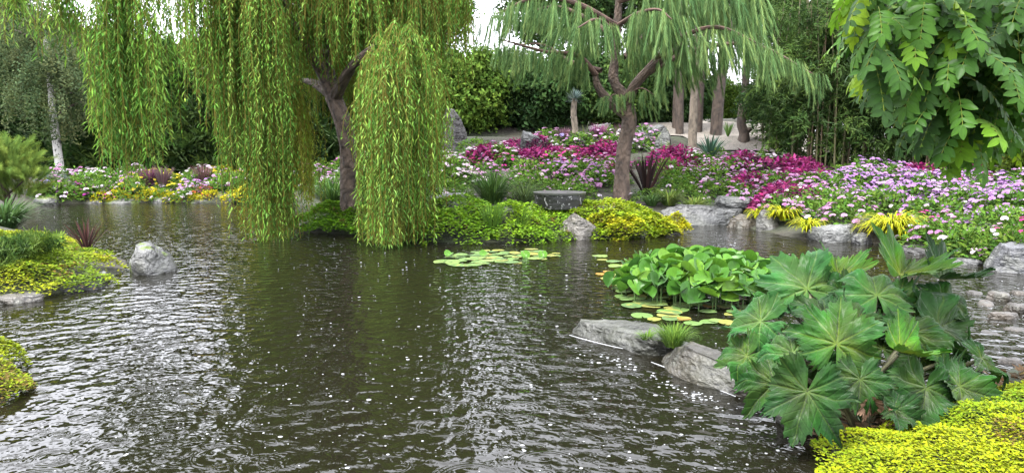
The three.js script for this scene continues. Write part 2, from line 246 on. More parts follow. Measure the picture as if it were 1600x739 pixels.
rock(1100, 352, 140, 30, 1.1, 'long dark layered rock ledge at water behind golden groundcover', { name: 'rock_ledge', flat: .5, box: .55, c: [.1, .105, .1], c2: [.24, .24, .23], detail: 48, back: .35, sink: -.02 });
rock(1156, 334, 70, 14, .8, 'flat grey capstone resting above the dark rock ledge', { name: 'stone_slab', flat: .5, box: .5, c: [.16, .17, .16], sink: -.2, back: .3 });
rock(1168, 357, 60, 24, .6, 'brown shore stone under the small golden grass tuft', { c: [.14, .11, .07], c2: [.2, .17, .12] });
rock(1205, 358, 46, 32, .6, 'brown-grey upright shore stone between two golden grass tufts', { c: [.2, .18, .15], flat: .8, lean: -.05 });
rock(1310, 375, 90, 30, .9, 'pale flat layered boulder on right shore left of large golden grass', { c: [.28, .29, .27], c2: [.4, .4, .38], flat: .6, back: .2 });
rock(1340, 377, 40, 20, .35, 'dark stone in front of the pale flat boulder on right shore', { c: [.045, .045, .045], c2: [.09, .09, .085], back: -.12 });
rock(1460, 397, 90, 14, .8, 'low flat wet stone at shore right of large golden grass', { c: [.15, .14, .13], c2: [.22, .21, .2] });
rock(1525, 413, 58, 13, .45, 'low grey stone touching the dark boulder at right edge', { c: [.16, .16, .17] });
rock(1592, 424, 90, 48, .8, 'large rounded dark grey boulder at the right frame edge', { c: [.12, .125, .14], c2: [.22, .22, .23], flat: .9, back: .15 });
[[1565, 470, 44, 18], [1592, 486, 40, 20], [1545, 480, 30, 12], [1596, 462, 30, 12], [1575, 500, 60, 16], [1530, 462, 28, 9], [1590, 515, 40, 10], [1556, 524, 34, 9], [1588, 566, 60, 16]].forEach(([px, py, w, h], i) => rock(px, py, w, h, .25, ['wide brown stone in the inlet, left of frame-edge stone', 'brown stone at frame edge in the middle of the inlet', 'small stone left of the wide inlet stone', 'uppermost small stone at frame edge in the inlet', 'long flat stone below the other inlet stones', 'farthest left flat inlet stone beside big leaves', 'thin flat stone at frame edge low in the inlet', 'thin flat inlet stone touching the big leaves', 'grey stone lying at right frame edge beside golden carpet'][i], { name: 'stone', c: [.06, .05, .035], c2: [.15, .12, .085], detail: 18, back: .05, group: i === 8 ? undefined : 'stones in the shallow inlet' }));
[[60, 319, 50, 22, 'mossy rounded rock at far left shore under grasses', .4], [140, 318, 40, 10, 'low grey shore rock under the magenta flowers at far left'], [188, 318, 64, 14, 'flat grey shore rock between two yellow flower mounds at far left'], [250, 317, 60, 15, 'flat grey far shore rock below the hanging willow strands'], [312, 317, 58, 11, 'low pale far shore rock under orange and yellow flowers'], [343, 310, 26, 20, 'grey far shore rock overhanging a dark hollow'], [360, 317, 26, 24, 'upright grey far shore rock just left of willow curtain']].forEach(([px, py, w, h, l, m]) => rock(px, py, w, h * .66, .6, l, { c: [.08, .08, .07], c2: [.19, .19, .17], flat: .75, moss: m || .05 }));
rock(694, 326, 80, 26, .9, 'grey flat-topped rock behind green groundcover right of willow', { c: [.2, .19, .18], c2: [.3, .3, .28], flat: .5 });
rock(808, 326, 30, 10, .4, 'small dark stone beside the black stone stool', { c: [.08, .09, .1] });
rock(708, 238, 46, 72, .9, 'tall standing stone with slanting pale top right of willow', { name: 'standing_stone', c: [.12, .105, .1], c2: [.26, .24, .23], flat: .9, box: .6, detail: 44, lean: -.04 });
rock(832, 240, 46, 38, .9, 'grey jagged boulder among magenta foliage left of spiky tree', { flat: .9, lean: -.05, c: [.13, .135, .13], c2: [.25, .26, .25] });
rock(1040, 252, 38, 56, .7, 'upright rounded grey boulder right of the pine trunk', { c: [.13, .135, .12], c2: [.24, .25, .22], flat: 1.2, lean: .08, moss: .1 });
rock(1018, 232, 60, 40, 1, 'low wide grey boulder behind upright boulder by the pine', { c: [.18, .18, .17] });
rock(938, 216, 40, 26, .8, 'brownish rock behind pink heather beside spiky tree', { c: [.16, .14, .12] });
rock(770, 243, 60, 8, .8, 'flat pale stepping stone among magenta foliage plants', { name: 'stepping_stone', c: [.3, .26, .25], flat: .4 });
rock(1215, 286, 60, 8, .8, 'flat grey stepping stone in flowers right of rock ledge', { name: 'stepping_stone', c: [.26, .24, .23], flat: .4 });
{ // black round stone seat
  const [x, y, z] = onGround(876, 336), t = thing('stone_stool', 'round black flecked stone stool with smooth grey top on groundcover', 'stone stool', [x, y + .1, z - .3]);
  const pr = [[0, 0], [.46, 0], [.475, .04], [.49, .27], [.49, .29], [0, .29]].map(a => new THREE.Vector2(...a));
  part('drum', new THREE.LatheGeometry(pr, 40), M.blackStone, t); part('top', new THREE.CylinderGeometry(.515, .505, .035, 40).translate(0, .308, 0), M.stoneTop, t);
}

// ───────────── groundcover carpets ─────────────
function carpet(name, blobs, n, size, cols, label, cat, lift = .1, kind = 'stuff') { // blobs: [x,z,rx,rz,height]
  const tb = new TB(), A = blobs.reduce((s, b) => s + b[2] * b[3], 0);
  const top = (x, z) => { let h = 0; for (const [cx, cz, rx, rz, hh] of blobs) { const q = ((x - cx) / rx) ** 2 + ((z - cz) / rz) ** 2; if (q < 1) h = Math.max(h, (hh ?? lift) * Math.sqrt(1 - q)); } return h * (1 + .7 * fbm(x * 3, z * 3)) + .04 * noise(x * 6, z * 6); };
  for (const [cx, cz, rx, rz] of blobs) for (let k = 0, m = n * rx * rz / A; k < m; k++) {
    const a = rnd() * 6.283, edge = 1 + .16 * noise(Math.cos(a) * 3 + cx, Math.sin(a) * 3 + cz), r = Math.sqrt(rnd()) * edge, x = cx + Math.cos(a) * rx * r, z = cz + Math.sin(a) * rz * r, y = Math.max(.0, gh(x, z)) + top(x, z) + rr(-.5, .6) * size;
    const t = fbm(x * 1.5 + 5, z * 1.5), br = fbm(x * 4 + 11, z * 4) > .3 && rnd() < .35, c = vary(br ? [.2, .14, .03] : mix(cols[0], cols[1].map((q, i) => i === 0 ? q * .75 : q * .9), clamp(.5 + t * 2.4 + rr(-.4, .4), 0, 1)), .25), az = rnd() * 6.283, e = rr(-.1, .75);
    tb.leaf(x, y, z, Math.cos(az) * Math.cos(e), Math.sin(e), Math.sin(az) * Math.cos(e), rr(-.3, .3), 1, rr(-.3, .3), size * rr(.7, 1.35), size * rr(.6, 1.0), c, .2, .1);
  }
  return solo(name, tb.geo(), M.leaf, label, cat, undefined, kind);
}
const blob = (px, py, wpx, rz, h) => { const [x, , z] = onGround(px, py); return [x, z, wpx / 2 * -z / F, rz, h]; };
const GOLD = [[.37, .43, .006], [.26, .36, .008]], LIME = [[.17, .34, .01], [.27, .4, .01]], YEL = [[.46, .44, .006], [.3, .39, .008]];
carpet('groundcover', [[2.35, -3.55, .75, .45, .1], [3.0, -3.95, .95, .5, .14], [2.2, -3.15, .75, .4, .08], [3.7, -4.3, .8, .45, .16], [3.0, -3.2, .9, .6, .1], [1.85, -3.5, .35, .3, .07], [1.9, -3.85, .28, .25, .06]], 52000, .021, GOLD, 'golden creeping groundcover carpet at the bottom right corner', 'groundcover');
carpet('groundcover', [blob(500, 356, 104, .8, .3), blob(545, 350, 120, .8, .25)], 6000, .06, [[.15, .34, .01], [.22, .39, .01]], 'bright green groundcover mound round the willow trunk base', 'groundcover');
carpet('groundcover', [blob(620, 364, 120, .6, .3), blob(700, 372, 90, .5, .42), blob(700, 350, 160, 1.0, .25), blob(790, 364, 150, .8, .35), blob(850, 352, 120, .8, .16)], 12500, .06, LIME, 'lime green groundcover bank between willow strands and brown boulder', 'groundcover');
carpet('groundcover', [blob(960, 335, 150, .9, .16), blob(1000, 340, 90, .8, .14), blob(905, 335, 60, .6, .16)], 7000, .06, [[.25, .38, .01], [.38, .42, .01]], 'green-gold groundcover mat around the drooping pine trunk', 'groundcover');
carpet('groundcover', [blob(965, 364, 110, .5, .32), blob(1020, 362, 90, .5, .25), blob(1055, 358, 50, .4, .2)], 7000, .06, YEL, 'yellow groundcover spilling to water beside pale brown boulder', 'groundcover');
carpet('groundcover', [blob(50, 448, 150, .5, .16), blob(110, 440, 130, .45, .16), blob(105, 420, 110, .6, .22), blob(30, 430, 120, .8, .2), blob(176, 420, 40, .2, .12), blob(60, 392, 150, .8, .1), blob(10, 378, 120, .7, .1), blob(130, 402, 80, .5, .1), blob(60, 378, 130, .9, .08), blob(-20, 400, 120, 1.2, .1)], 21000, .04, [[.34, .38, .008], [.24, .32, .01]], 'golden groundcover carpet on the left peninsula', 'groundcover');
carpet('groundcover', [blob(-15, 606, 110, .3, .14), blob(-40, 580, 120, .4, .2)], 6500, .028, [[.25, .32, .01], [.36, .38, .01]], 'mossy golden groundcover tuft at lower left frame edge', 'groundcover');

carpet('leaf_litter', [[3.6, -4.75, .6, .3, .02], [2.9, -4.55, .6, .2, .02], [4.1, -5.0, .6, .35, .02], [2.0, -4.2, .4, .25, .02]], 900, .07, [[.2, .12, .06], [.12, .07, .035]], 'brown fallen leaves on the bank right of the big lobed leaves', 'leaf litter', .02);

// ───────────── flowering mounds and foliage plants ─────────────
const G1 = [.075, .18, .02], G2 = [.13, .26, .025], G3 = [.045, .11, .018];
const KINDS = {
  pink: { f: [G1, G2], b: [[.5, .22, .44], [.58, .34, .54]], n: 30, what: 'pale pink flowering mound', cat: 'flowers', name: 'pink_flowers' },
  lilac: { f: [G1, G2], b: [[.48, .25, .56], [.58, .36, .62]], n: 38, what: 'lilac-pink flowering mound', cat: 'flowers', name: 'lilac_flowers' },
  white: { f: [G1, G2], b: [[.66, .64, .64], [.62, .5, .58]], n: 28, what: 'white flowering mound', cat: 'flowers', name: 'white_flowers' },
  magenta: { f: [G1, G3], b: [[.5, .015, .33], [.58, .05, .42]], n: 18, what: 'magenta flowering plant', cat: 'flowers', name: 'magenta_flowers' },
  hot: { f: [G1, G2], b: [[.66, .03, .3], [.7, .1, .36]], n: 14, what: 'hot pink flowering plant', cat: 'flowers', name: 'hot_pink_flowers' },
  coleus: { f: [[.3, .015, .13], [.16, .012, .07], [.4, .06, .22]], b: [], n: 0, what: 'magenta-leaved foliage plant', cat: 'plant', name: 'magenta_foliage_plant', L: .11 },
  dark: { f: [[.04, .012, .03], [.08, .012, .04]], b: [], n: 0, what: 'dark purple foliage plant', cat: 'plant', name: 'purple_foliage_plant', L: .1 },
  green: { f: [G1, G2, [.13, .22, .03]], b: [[.7, .6, .66]], n: 3, what: 'leafy green mound', cat: 'plant', name: 'green_plant' },
  gold: { f: [[.46, .44, .008], [.52, .47, .008]], b: [], n: 0, what: 'golden yellow mound', cat: 'plant', name: 'golden_plant', L: .07 },
  yellow: { f: [[.14, .2, .02], G2], b: [[.62, .54, .01], [.66, .58, .02]], n: 34, what: 'yellow flowering mound', cat: 'flowers', name: 'yellow_flowers' },
  orange: { f: [[.2, .09, .03], [.12, .12, .03]], b: [[.5, .13, .02], [.45, .09, .05]], n: 16, what: 'orange-red flowering plant', cat: 'flowers', name: 'orange_flowers' },
  grey: { f: [[.16, .2, .14], [.2, .24, .18]], b: [[.35, .3, .6]], n: 4, what: 'silvery grey-green plant', cat: 'plant', name: 'silver_plant' },
};
function moundGeo(K) {
  const fo = new TB(), bl = new TB(), L0 = K.L || .085;
  const surf = () => { const a = rnd() * 6.283, c = Math.pow(rnd(), .8), e = Math.asin(c), k = 1 + .2 * noise(Math.cos(a) * 2.5, Math.sin(a) * 2.5, c * 3 + seed % 97); return [Math.cos(a) * Math.cos(e), Math.sin(e), Math.sin(a) * Math.cos(e), k]; };
  for (let i = 0; i < 330; i++) { const [x, y, z, k] = surf(), r = k * (.72 + .28 * Math.sqrt(rnd())), a = rnd() * 6.283; const d = V(x + Math.cos(a) * .7, y * .6 + rr(-.3, .5), z + Math.sin(a) * .7).normalize(); fo.leaf(x * r * .42, y * r * .4, z * r * .42, d.x, d.y, d.z, x, y + .6, z, L0 * rr(.7, 1.4), L0 * rr(.4, .62), vary(pick(K.f), .28), .3, .2); }
  for (let i = 0; i < K.n; i++) {
    const [x, y, z, k] = surf(), Y = Math.max(y, .25), R = rr(.05, .085), m = 5 + Math.floor(rnd() * 6), cc = pick(K.b);
    for (let q = 0; q < m; q++) { const n = V(x * .7 + rr(-.8, .8), Y + .35 + rr(-.3, .4), z * .7 + rr(-.8, .8)).normalize(), c = vary(cc, .14); bl.floret(x * k * .44 + n.x * R, Y * k * .42 + n.y * R * .7 + .01, z * k * .44 + n.z * R, [n.x, n.y, n.z], rr(.022, .038), c, mix(c, [.9, .6, .7], .15)); }
  }
  return [fo.geo(), bl.n ? bl.geo() : null];
}
for (const k in KINDS) KINDS[k].v = [0, 1, 2].map(() => moundGeo(KINDS[k]));
const PROTO = {}, MOUNDS = [];
function mound(k, px, py, s, zone, at) {
  const K = KINDS[k], i = Math.floor(rnd() * 3), key = k + i, p = at || onGround(px, py), label = `${K.what} ${zone}`; let o;
  if (!PROTO[key]) { o = PROTO[key] = new THREE.Group(); part('foliage', K.v[i][0], M.leaf, o); if (K.v[i][1]) part('blossoms', K.v[i][1], M.petal, o); } else o = PROTO[key].clone();
  o.name = numbered(K.name); o.position.set(p[0], p[1] - .03, p[2]); o.rotation.y = rnd() * 6.283; o.scale.set(s * rr(.9, 1.15), s * rr(.85, 1.2), s * rr(.9, 1.15)); scene.add(o); MOUNDS.push([o, K]); return tag(o, label, K.cat, `${K.what}s ${zone}`);
}
const jx = () => rr(-7, 7), jy = () => rr(-3, 3);
const choose = t => { let s = 0; for (const k in t) s += t[k]; let r = rnd() * s; for (const k in t) { r -= t[k]; if (r < 0) return k; } };
function row(py, x0, x1, step, table, s, zone, slope = 0) { for (let px = x0; px <= x1; px += step) mound(choose(table), px + jx(), py + slope * (px - x0) + jy(), s * rr(.6, 1.4), zone); }
{ // middle bed between the willow and the rock ledge
  const zl = 'in the bed between standing stone and willow', zm = 'in the bed behind the black stone stool', zr = 'in the bed right of the pine trunk';
  row(322, 655, 745, 24, { green: 5, white: 1 }, .8, zl); row(312, 790, 930, 24, { green: 4, pink: 2 }, .8, zm);
  row(306, 655, 740, 22, { green: 4, white: 2 }, .9, zl); row(290, 655, 735, 20, { white: 3, green: 3, pink: 1 }, .95, zl); row(276, 655, 760, 20, { white: 3, pink: 3, green: 2, magenta: 1 }, .95, zl); row(263, 660, 790, 21, { white: 4, pink: 3, hot: 1, green: 1 }, .95, zl); row(252, 680, 800, 20, { white: 4, pink: 3 }, .9, zl);
  row(300, 815, 950, 20, { pink: 4, green: 3 }, .95, zm); row(287, 815, 960, 20, { pink: 5, green: 2 }, .95, zm); row(274, 810, 960, 20, { pink: 5, lilac: 2, green: 1 }, .95, zm); row(262, 800, 960, 20, { pink: 6, coleus: 1, hot: 1 }, .95, zm); row(253, 760, 960, 18, { coleus: 6, pink: 3 }, .95, zm, .03); row(244, 735, 960, 18, { coleus: 8, dark: 1, pink: 1 }, .95, zm, .03); row(238, 735, 850, 18, { coleus: 6, green: 1 }, .95, zm);
  row(236, 870, 1030, 18, { white: 4, pink: 2, green: 2 }, .95, zm); row(226, 860, 1030, 20, { pink: 4, white: 2, green: 3, grey: 1 }, 1, zm); row(220, 850, 1000, 26, { pink: 2, green: 3, grey: 2 }, 1, zm);
  row(316, 1020, 1130, 24, { green: 5 }, .8, zr); row(304, 1050, 1160, 20, { green: 5, pink: 1 }, .95, zr); row(292, 1050, 1170, 20, { green: 4, pink: 2 }, .95, zr); row(280, 1040, 1180, 20, { pink: 4, green: 2, white: 1 }, .95, zr); row(270, 1040, 1190, 19, { coleus: 4, pink: 4, lilac: 2 }, .95, zr, .04); row(260, 1030, 1200, 18, { coleus: 5, white: 2, pink: 3 }, .95, zr, .04); row(251, 1060, 1210, 19, { pink: 4, green: 3, white: 2 }, .9, zr, .05);
  for (const [px, py] of [[735, 262], [722, 268], [690, 282], [880, 278], [950, 262], [1000, 262]]) mound('magenta', px, py, .6, 'spotting the pale mounds round the pine');
}
{ // right bank
  const za = 'on the right bank above the pale flat boulder', zb = 'on the right bank under the overhanging leaflets';
  row(322, 1170, 1270, 20, { pink: 5, coleus: 1, green: 1 }, .8, za, .16); row(336, 1215, 1340, 20, { green: 4, pink: 2 }, .8, za, .13); row(308, 1165, 1300, 20, { pink: 3, white: 1, coleus: 2, green: 1 }, .85, za, .08); row(296, 1160, 1310, 20, { pink: 4, dark: 1, coleus: 2, green: 2 }, .85, za, .06); row(284, 1165, 1310, 19, { coleus: 4, dark: 2, pink: 3 }, .85, za, .03); row(275, 1180, 1310, 19, { coleus: 4, pink: 2, dark: 2, green: 1 }, .9, za);
  row(324, 1280, 1400, 20, { green: 6, lilac: 1 }, .85, za, .06); row(312, 1300, 1400, 20, { green: 5, lilac: 2 }, .85, za, .05); row(298, 1310, 1420, 20, { lilac: 5, green: 1 }, .85, za, .05); row(288, 1300, 1420, 20, { lilac: 4, pink: 2 }, .85, za); row(277, 1310, 1420, 20, { lilac: 3, green: 2, coleus: 1, hot: 1 }, .85, za);
  row(395, 1490, 1590, 24, { green: 6 }, .7, zb, .14); row(384, 1450, 1600, 22, { green: 5, pink: 1 }, .75, zb, .16); row(366, 1440, 1610, 22, { green: 4, pink: 2, hot: 1 }, .8, zb, .14); row(350, 1440, 1610, 21, { green: 4, lilac: 2, hot: 1 }, .8, zb, .1); row(334, 1420, 1610, 20, { lilac: 5, green: 3 }, .85, zb, .07); row(319, 1410, 1610, 20, { lilac: 6, green: 2 }, .85, zb, .05); row(305, 1410, 1610, 20, { lilac: 6, coleus: 1, green: 1 }, .85, zb, .03); row(292, 1420, 1610, 20, { lilac: 4, coleus: 2, hot: 1 }, .85, zb); row(281, 1430, 1610, 20, { lilac: 3, coleus: 2, green: 2, hot: 1 }, .85, zb);
  for (const [px, py] of [[1435, 327], [1480, 352], [1500, 344], [1470, 368], [1350, 334], [1590, 300]]) mound('hot', px, py, .55, 'spotting the lilac flowers on the right bank');
}
{ // far left bank
  const z = 'on the far bank below the birch', z2 = 'on the far bank left of the willow curtain', T = { green: 4, white: 2, pink: 2, gold: 1 };
  for (const [k, px, py, s] of [['green', 70, 310, .8], ['green', 92, 312, 1], ['magenta', 118, 308, .75], ['magenta', 134, 309, .7], ['green', 105, 313, .9], ['gold', 160, 316, .6], ['gold', 184, 312, .7], ['magenta', 171, 312, .5], ['magenta', 193, 304, .5], ['green', 150, 308, 1], ['green', 208, 311, 1], ['gold', 228, 312, .7], ['gold', 240, 311, .6], ['green', 255, 312, .7], ['gold', 268, 316, .6], ['lilac', 258, 301, .6], ['green', 283, 316, .6], ['white', 293, 312, .65], ['gold', 304, 313, .45], ['gold', 328, 312, .75], ['orange', 316, 308, .7], ['lilac', 295, 300, .9], ['lilac', 342, 298, .8], ['gold', 372, 313, .9], ['yellow', 385, 312, .7], ['green', 350, 300, .9], ['grey', 80, 303, 1.2], ['pink', 300, 304, .7]]) mound(k, px, py, s * 1.2, px < 215 ? z : z2);
  row(303, 72, 210, 20, { green: 5, pink: 2, white: 1 }, 1, z); row(296, 75, 220, 19, { green: 4, pink: 3, white: 2 }, 1.05, z); row(289, 85, 220, 20, { green: 4, white: 3, pink: 2 }, 1.05, z);
  row(300, 220, 470, 20, { green: 4, pink: 2, yellow: 2 }, 1, z2); row(293, 225, 480, 20, { yellow: 3, green: 3, white: 2, pink: 1 }, 1.05, z2); row(286, 230, 480, 20, { yellow: 4, green: 2, white: 2, gold: 2 }, 1.05, z2);
  row(312, 395, 470, 20, { yellow: 2, green: 3 }, .9, z2);
  const zw = 'behind the willow trunk'; row(316, 545, 650, 22, { green: 5, grey: 1 }, 1, zw); row(300, 480, 650, 20, { pink: 3, green: 4, white: 1 }, 1.1, zw); row(288, 480, 650, 20, { pink: 4, green: 3, white: 2 }, 1.1, zw); row(274, 480, 655, 22, { pink: 3, white: 3, green: 3 }, 1.1, zw); row(262, 490, 660, 24, { green: 4, white: 2, yellow: 1 }, 1.1, zw);
}

{ // labels: kind, nearest landmark column, front/middle/back of that bed, and order from the left
  const COL = [[45, 'near mossy rock at far left'], [95, 'below the white birch trunk'], [150, 'right of the birch trunk'], [200, 'under the front willow strands'], [265, 'right of the front willow strands'], [330, 'left of the willow curtain'], [410, 'behind the willow curtain'], [500, 'left of the willow trunk'], [590, 'behind the willow dome'], [670, 'below the standing stone'], [730, 'right of the standing stone'], [790, 'above the tall fountain grass'], [850, 'above the black stone stool'], [905, 'below the spiky ball tree'], [955, 'left of the pine trunk'], [1010, 'behind the dark bronze plant'], [1070, 'right of dark bronze plant'], [1130, 'above the dark rock ledge'], [1190, 'above the grey capstone'], [1250, 'left of pale flat boulder'], [1310, 'above the pale flat boulder'], [1370, 'above the large golden grass'], [1430, 'right of large golden grass'], [1490, 'under the hanging leaflets'], [1550, 'left of right-edge boulder'], [1610, 'above the right-edge boulder']];
  const cell = {}, nth = ['first', 'second', 'third', 'fourth', 'fifth', 'sixth', 'seventh', 'eighth', 'ninth', 'tenth', 'eleventh', 'twelfth', 'thirteenth', 'fourteenth'], col = {};
  for (const [o, K] of MOUNDS) { const p = o.position, px = 800 + p.x / -p.z * F, c = COL.reduce((a, b) => Math.abs(b[0] - px) < Math.abs(a[0] - px) ? b : a)[1]; (col[c] = col[c] || []).push([o, K, -p.z, px]); }
  for (const c in col) { const ds = col[c].map(e => e[2]), lo = Math.min(...ds), hi = Math.max(...ds) + 1e-6; for (const e of col[c]) { const r = ['front', 'middle', 'back'][Math.floor((e[2] - lo) / (hi - lo) * 3)], k = e[1].what + '|' + r + '|' + c; (cell[k] = cell[k] || []).push(e); } }
  for (const k in cell) { const [w, r, c] = k.split('|'), l = cell[k].sort((a, b) => a[3] - b[3]); l.forEach((e, i) => { e[0].userData.label = l.length === 1 ? `${w} at bed ${r} ${c}` : `${w}, ${l.length === 2 ? ['left one', 'right one'][i] : nth[i] + ' from left'}, bed ${r} ${c}`; }); }
}
// ───────────── grasses ─────────────
function grass(px, py, wpx, hpx, n, cols, label, o = {}) {
  const p = o.at || onGround(px, py), k = -p[2] / F, R = wpx / 2 * k, Hh = hpx * k, tb = new TB();
  for (let i = 0; i < n; i++) { const a = rnd() * 6.283, q = Math.sqrt(rnd()) * .3 * R, L = Hh * rr(.75, 1.35) + (o.extra || 0), lean = o.up ? rr(.02, .35) : rr(.15, .75); tb.blade(Math.cos(a) * q, 0, Math.sin(a) * q, a + rr(-.5, .5), lean, L, (o.w || .014) * rr(.7, 1.3), vary(pick(cols), .2), 5, o.droop ?? (o.up ? .35 : 1)); }
  const t = thing(o.name || 'grass_tuft', label, 'grass', [p[0], p[1] + (o.lift || 0), p[2]], o.group); part('blades', tb.geo(), M.leaf, t); return t;
}
const HK = [[.44, .45, .006], [.34, .41, .008], [.52, .5, .012]], GG = [[.06, .13, .03], [.09, .18, .03]], LG = [[.15, .26, .03], [.11, .22, .03]];
grass(1395, 372, 76, 46, 420, HK, 'large arching golden grass on the right shore', { w: .022, extra: .18, droop: 1.7 });
grass(1434, 368, 34, 24, 160, HK, 'small golden grass tuft right of the large golden grass', { w: .02, droop: 1.8, extra: .1 });
grass(1224, 352, 34, 30, 180, HK, 'golden grass tuft drooping over brown-grey upright shore stone', { w: .022, droop: 1.8, extra: .12, lift: .08 });
grass(1264, 366, 34, 24, 180, HK, 'golden grass tuft at water left of the pale flat boulder', { w: .022, droop: 1.8, extra: .12, lift: .06 });
grass(1186, 348, 24, 20, 110, HK, 'tiny golden grass tuft on brown stone by the rock ledge', { w: .02, droop: 1.8, extra: .1, lift: .08 });
grass(1158, 352, 16, 16, 60, HK, 'smallest golden grass sprig below the grey capstone', { w: .02 });
grass(1085, 330, 70, 24, 260, [[.26, .32, .06], [.18, .28, .05]], 'pale striped arching grass above the dark rock ledge', { w: .022 });
grass(1045, 322, 60, 28, 240, [[.2, .27, .05], [.12, .2, .04]], 'pale striped grass between dark bronze plant and rock ledge', { w: .022 });
grass(1018, 322, 50, 22, 260, [[.06, .14, .03], [.09, .17, .04]], 'fine dark green grass cushion right of the pine trunk', { w: .014 });
grass(770, 318, 90, 54, 380, GG, 'tall dark green fountain grass left of the black stone stool', { w: .02, droop: .8 });
grass(820, 320, 60, 44, 240, [[.1, .16, .06], [.12, .18, .05]], 'grey-green feathery grass beside dark fountain grass', { w: .014 });
grass(520, 326, 70, 60, 340, GG, 'dark arching grass left behind the willow trunk', { w: .022 });
grass(572, 324, 70, 70, 260, [[.09, .13, .05], [.07, .12, .03]], 'dull green tall grass right behind the willow trunk', { w: .018, up: 1 });
grass(770, 372, 46, 50, 150, [[.1, .2, .02], [.07, .16, .02]], 'upright green rush clump at water on lime groundcover', { w: .014, up: 1 });
grass(812, 370, 60, 40, 140, [[.12, .22, .02], [.08, .17, .02]], 'thin lower rush clump right of the upright rush clump', { w: .012, up: 1 });
grass(5, 352, 90, 66, 330, [[.09, .17, .05], [.06, .13, .03]], 'green strap grass clump at left frame edge above peninsula', { w: .03, at: P(2, 346, 13.6).map((v, i) => i === 1 ? .05 : v) });
grass(1052, 562, 92, 34, 420, LG, 'bright green grass tuft growing between two shore slabs', { w: .006, lift: .1, up: 0, droop: .7 });
grass(1010, 556, 40, 20, 120, LG, 'small grass sprig at back of the long flat slab', { w: .006, lift: .1 });
grass(62, 306, 60, 34, 220, [[.25, .2, .05], [.16, .18, .05]], 'tawny fine grass by mossy rock at far left shore', { w: .018 });
// upright strap-leaved plants: each leaf is a part
function strap(name, px, py, wpx, hpx, n, cols, label, o = {}) {
  const p = o.at || onGround(px, py), k = -p[2] / F, t = thing(name, label, 'plant', [p[0], p[1], p[2]]), H = hpx * k, sp = wpx / hpx / 2;
  for (let i = 0; i < n; i++) { const tb = new TB(), a = o.ball ? rnd() * 6.283 : i / n * 6.283 * 5.3, lean = o.ball ? Math.acos(rr(-.35, 1)) : Math.pow(rnd(), .7) * Math.atan(sp) * 1.25; tb.blade(0, 0, 0, a, lean, H * rr(.75, 1.08) / Math.max(.6, o.ball ? 1 : Math.cos(lean * .6)), (o.w || .05) * rr(.8, 1.2), vary(pick(cols), .2), 4, o.droop ?? .12); const m = part('leaf', tb.geo(), M.leafDeep, t); if (o.lift) m.position.y = o.lift; }
  return t;
}
strap('bronze_phormium', 1010, 312, 84, 76, 46, [[.045, .022, .022], [.07, .035, .03], [.03, .02, .018]], 'dark bronze sword-leaved plant right of the pine trunk', { w: .06 });
strap('bronze_cordyline', 135, 398, 80, 62, 44, [[.09, .04, .035], [.13, .06, .05], [.06, .03, .03]], 'bronze spiky plant on the left peninsula beside pale boulder', { w: .022, droop: .3 });
strap('blue_yucca', 1110, 250, 70, 44, 44, [[.07, .15, .09], [.1, .19, .13]], 'blue-green sword-leaved clump below the pale bare trunk', { w: .06, droop: .3 });
strap('green_yucca', 1034, 250, 70, 46, 40, [[.16, .26, .12], [.2, .3, .14]], 'spiky pale green rosette left of upright rounded boulder', { w: .04, ball: 1 });
strap('green_yucca', 915, 225, 50, 34, 36, [[.24, .3, .12], [.16, .24, .1]], 'spiky yellowish rosette just right of the spiky tree trunk', { w: .04, ball: 1 });
strap('green_yucca', 1138, 215, 22, 26, 22, [[.1, .22, .05], [.14, .26, .06]], 'small green strap plant standing on the pale gravel', { w: .04 });
// heathers: feathery spikes
for (const [px, py, w, h, c, l] of [[935, 226, 50, 26, [.42, .12, .3], 'bright pink feathery heather right of spiky tree'], [975, 228, 40, 30, [.25, .12, .17], 'dusky pink heather behind the pine trunk'], [232, 300, 22, 34, [.22, .08, .15], 'purple plume on far bank under hanging willow strands'], [255, 300, 20, 34, [.2, .12, .14], 'brown-purple plume right of purple plume on far bank'], [315, 296, 34, 32, [.22, .11, .12], 'reddish plume tuft above yellow flowers on far bank'], [880, 228, 40, 22, [.3, .14, .2], 'dull pink heather left of the spiky tree trunk']])
  grass(px, py, w, h, 260, [c, mix(c, [.15, .16, .06], .35), c], l, { name: 'heather', w: .022, up: 1 });

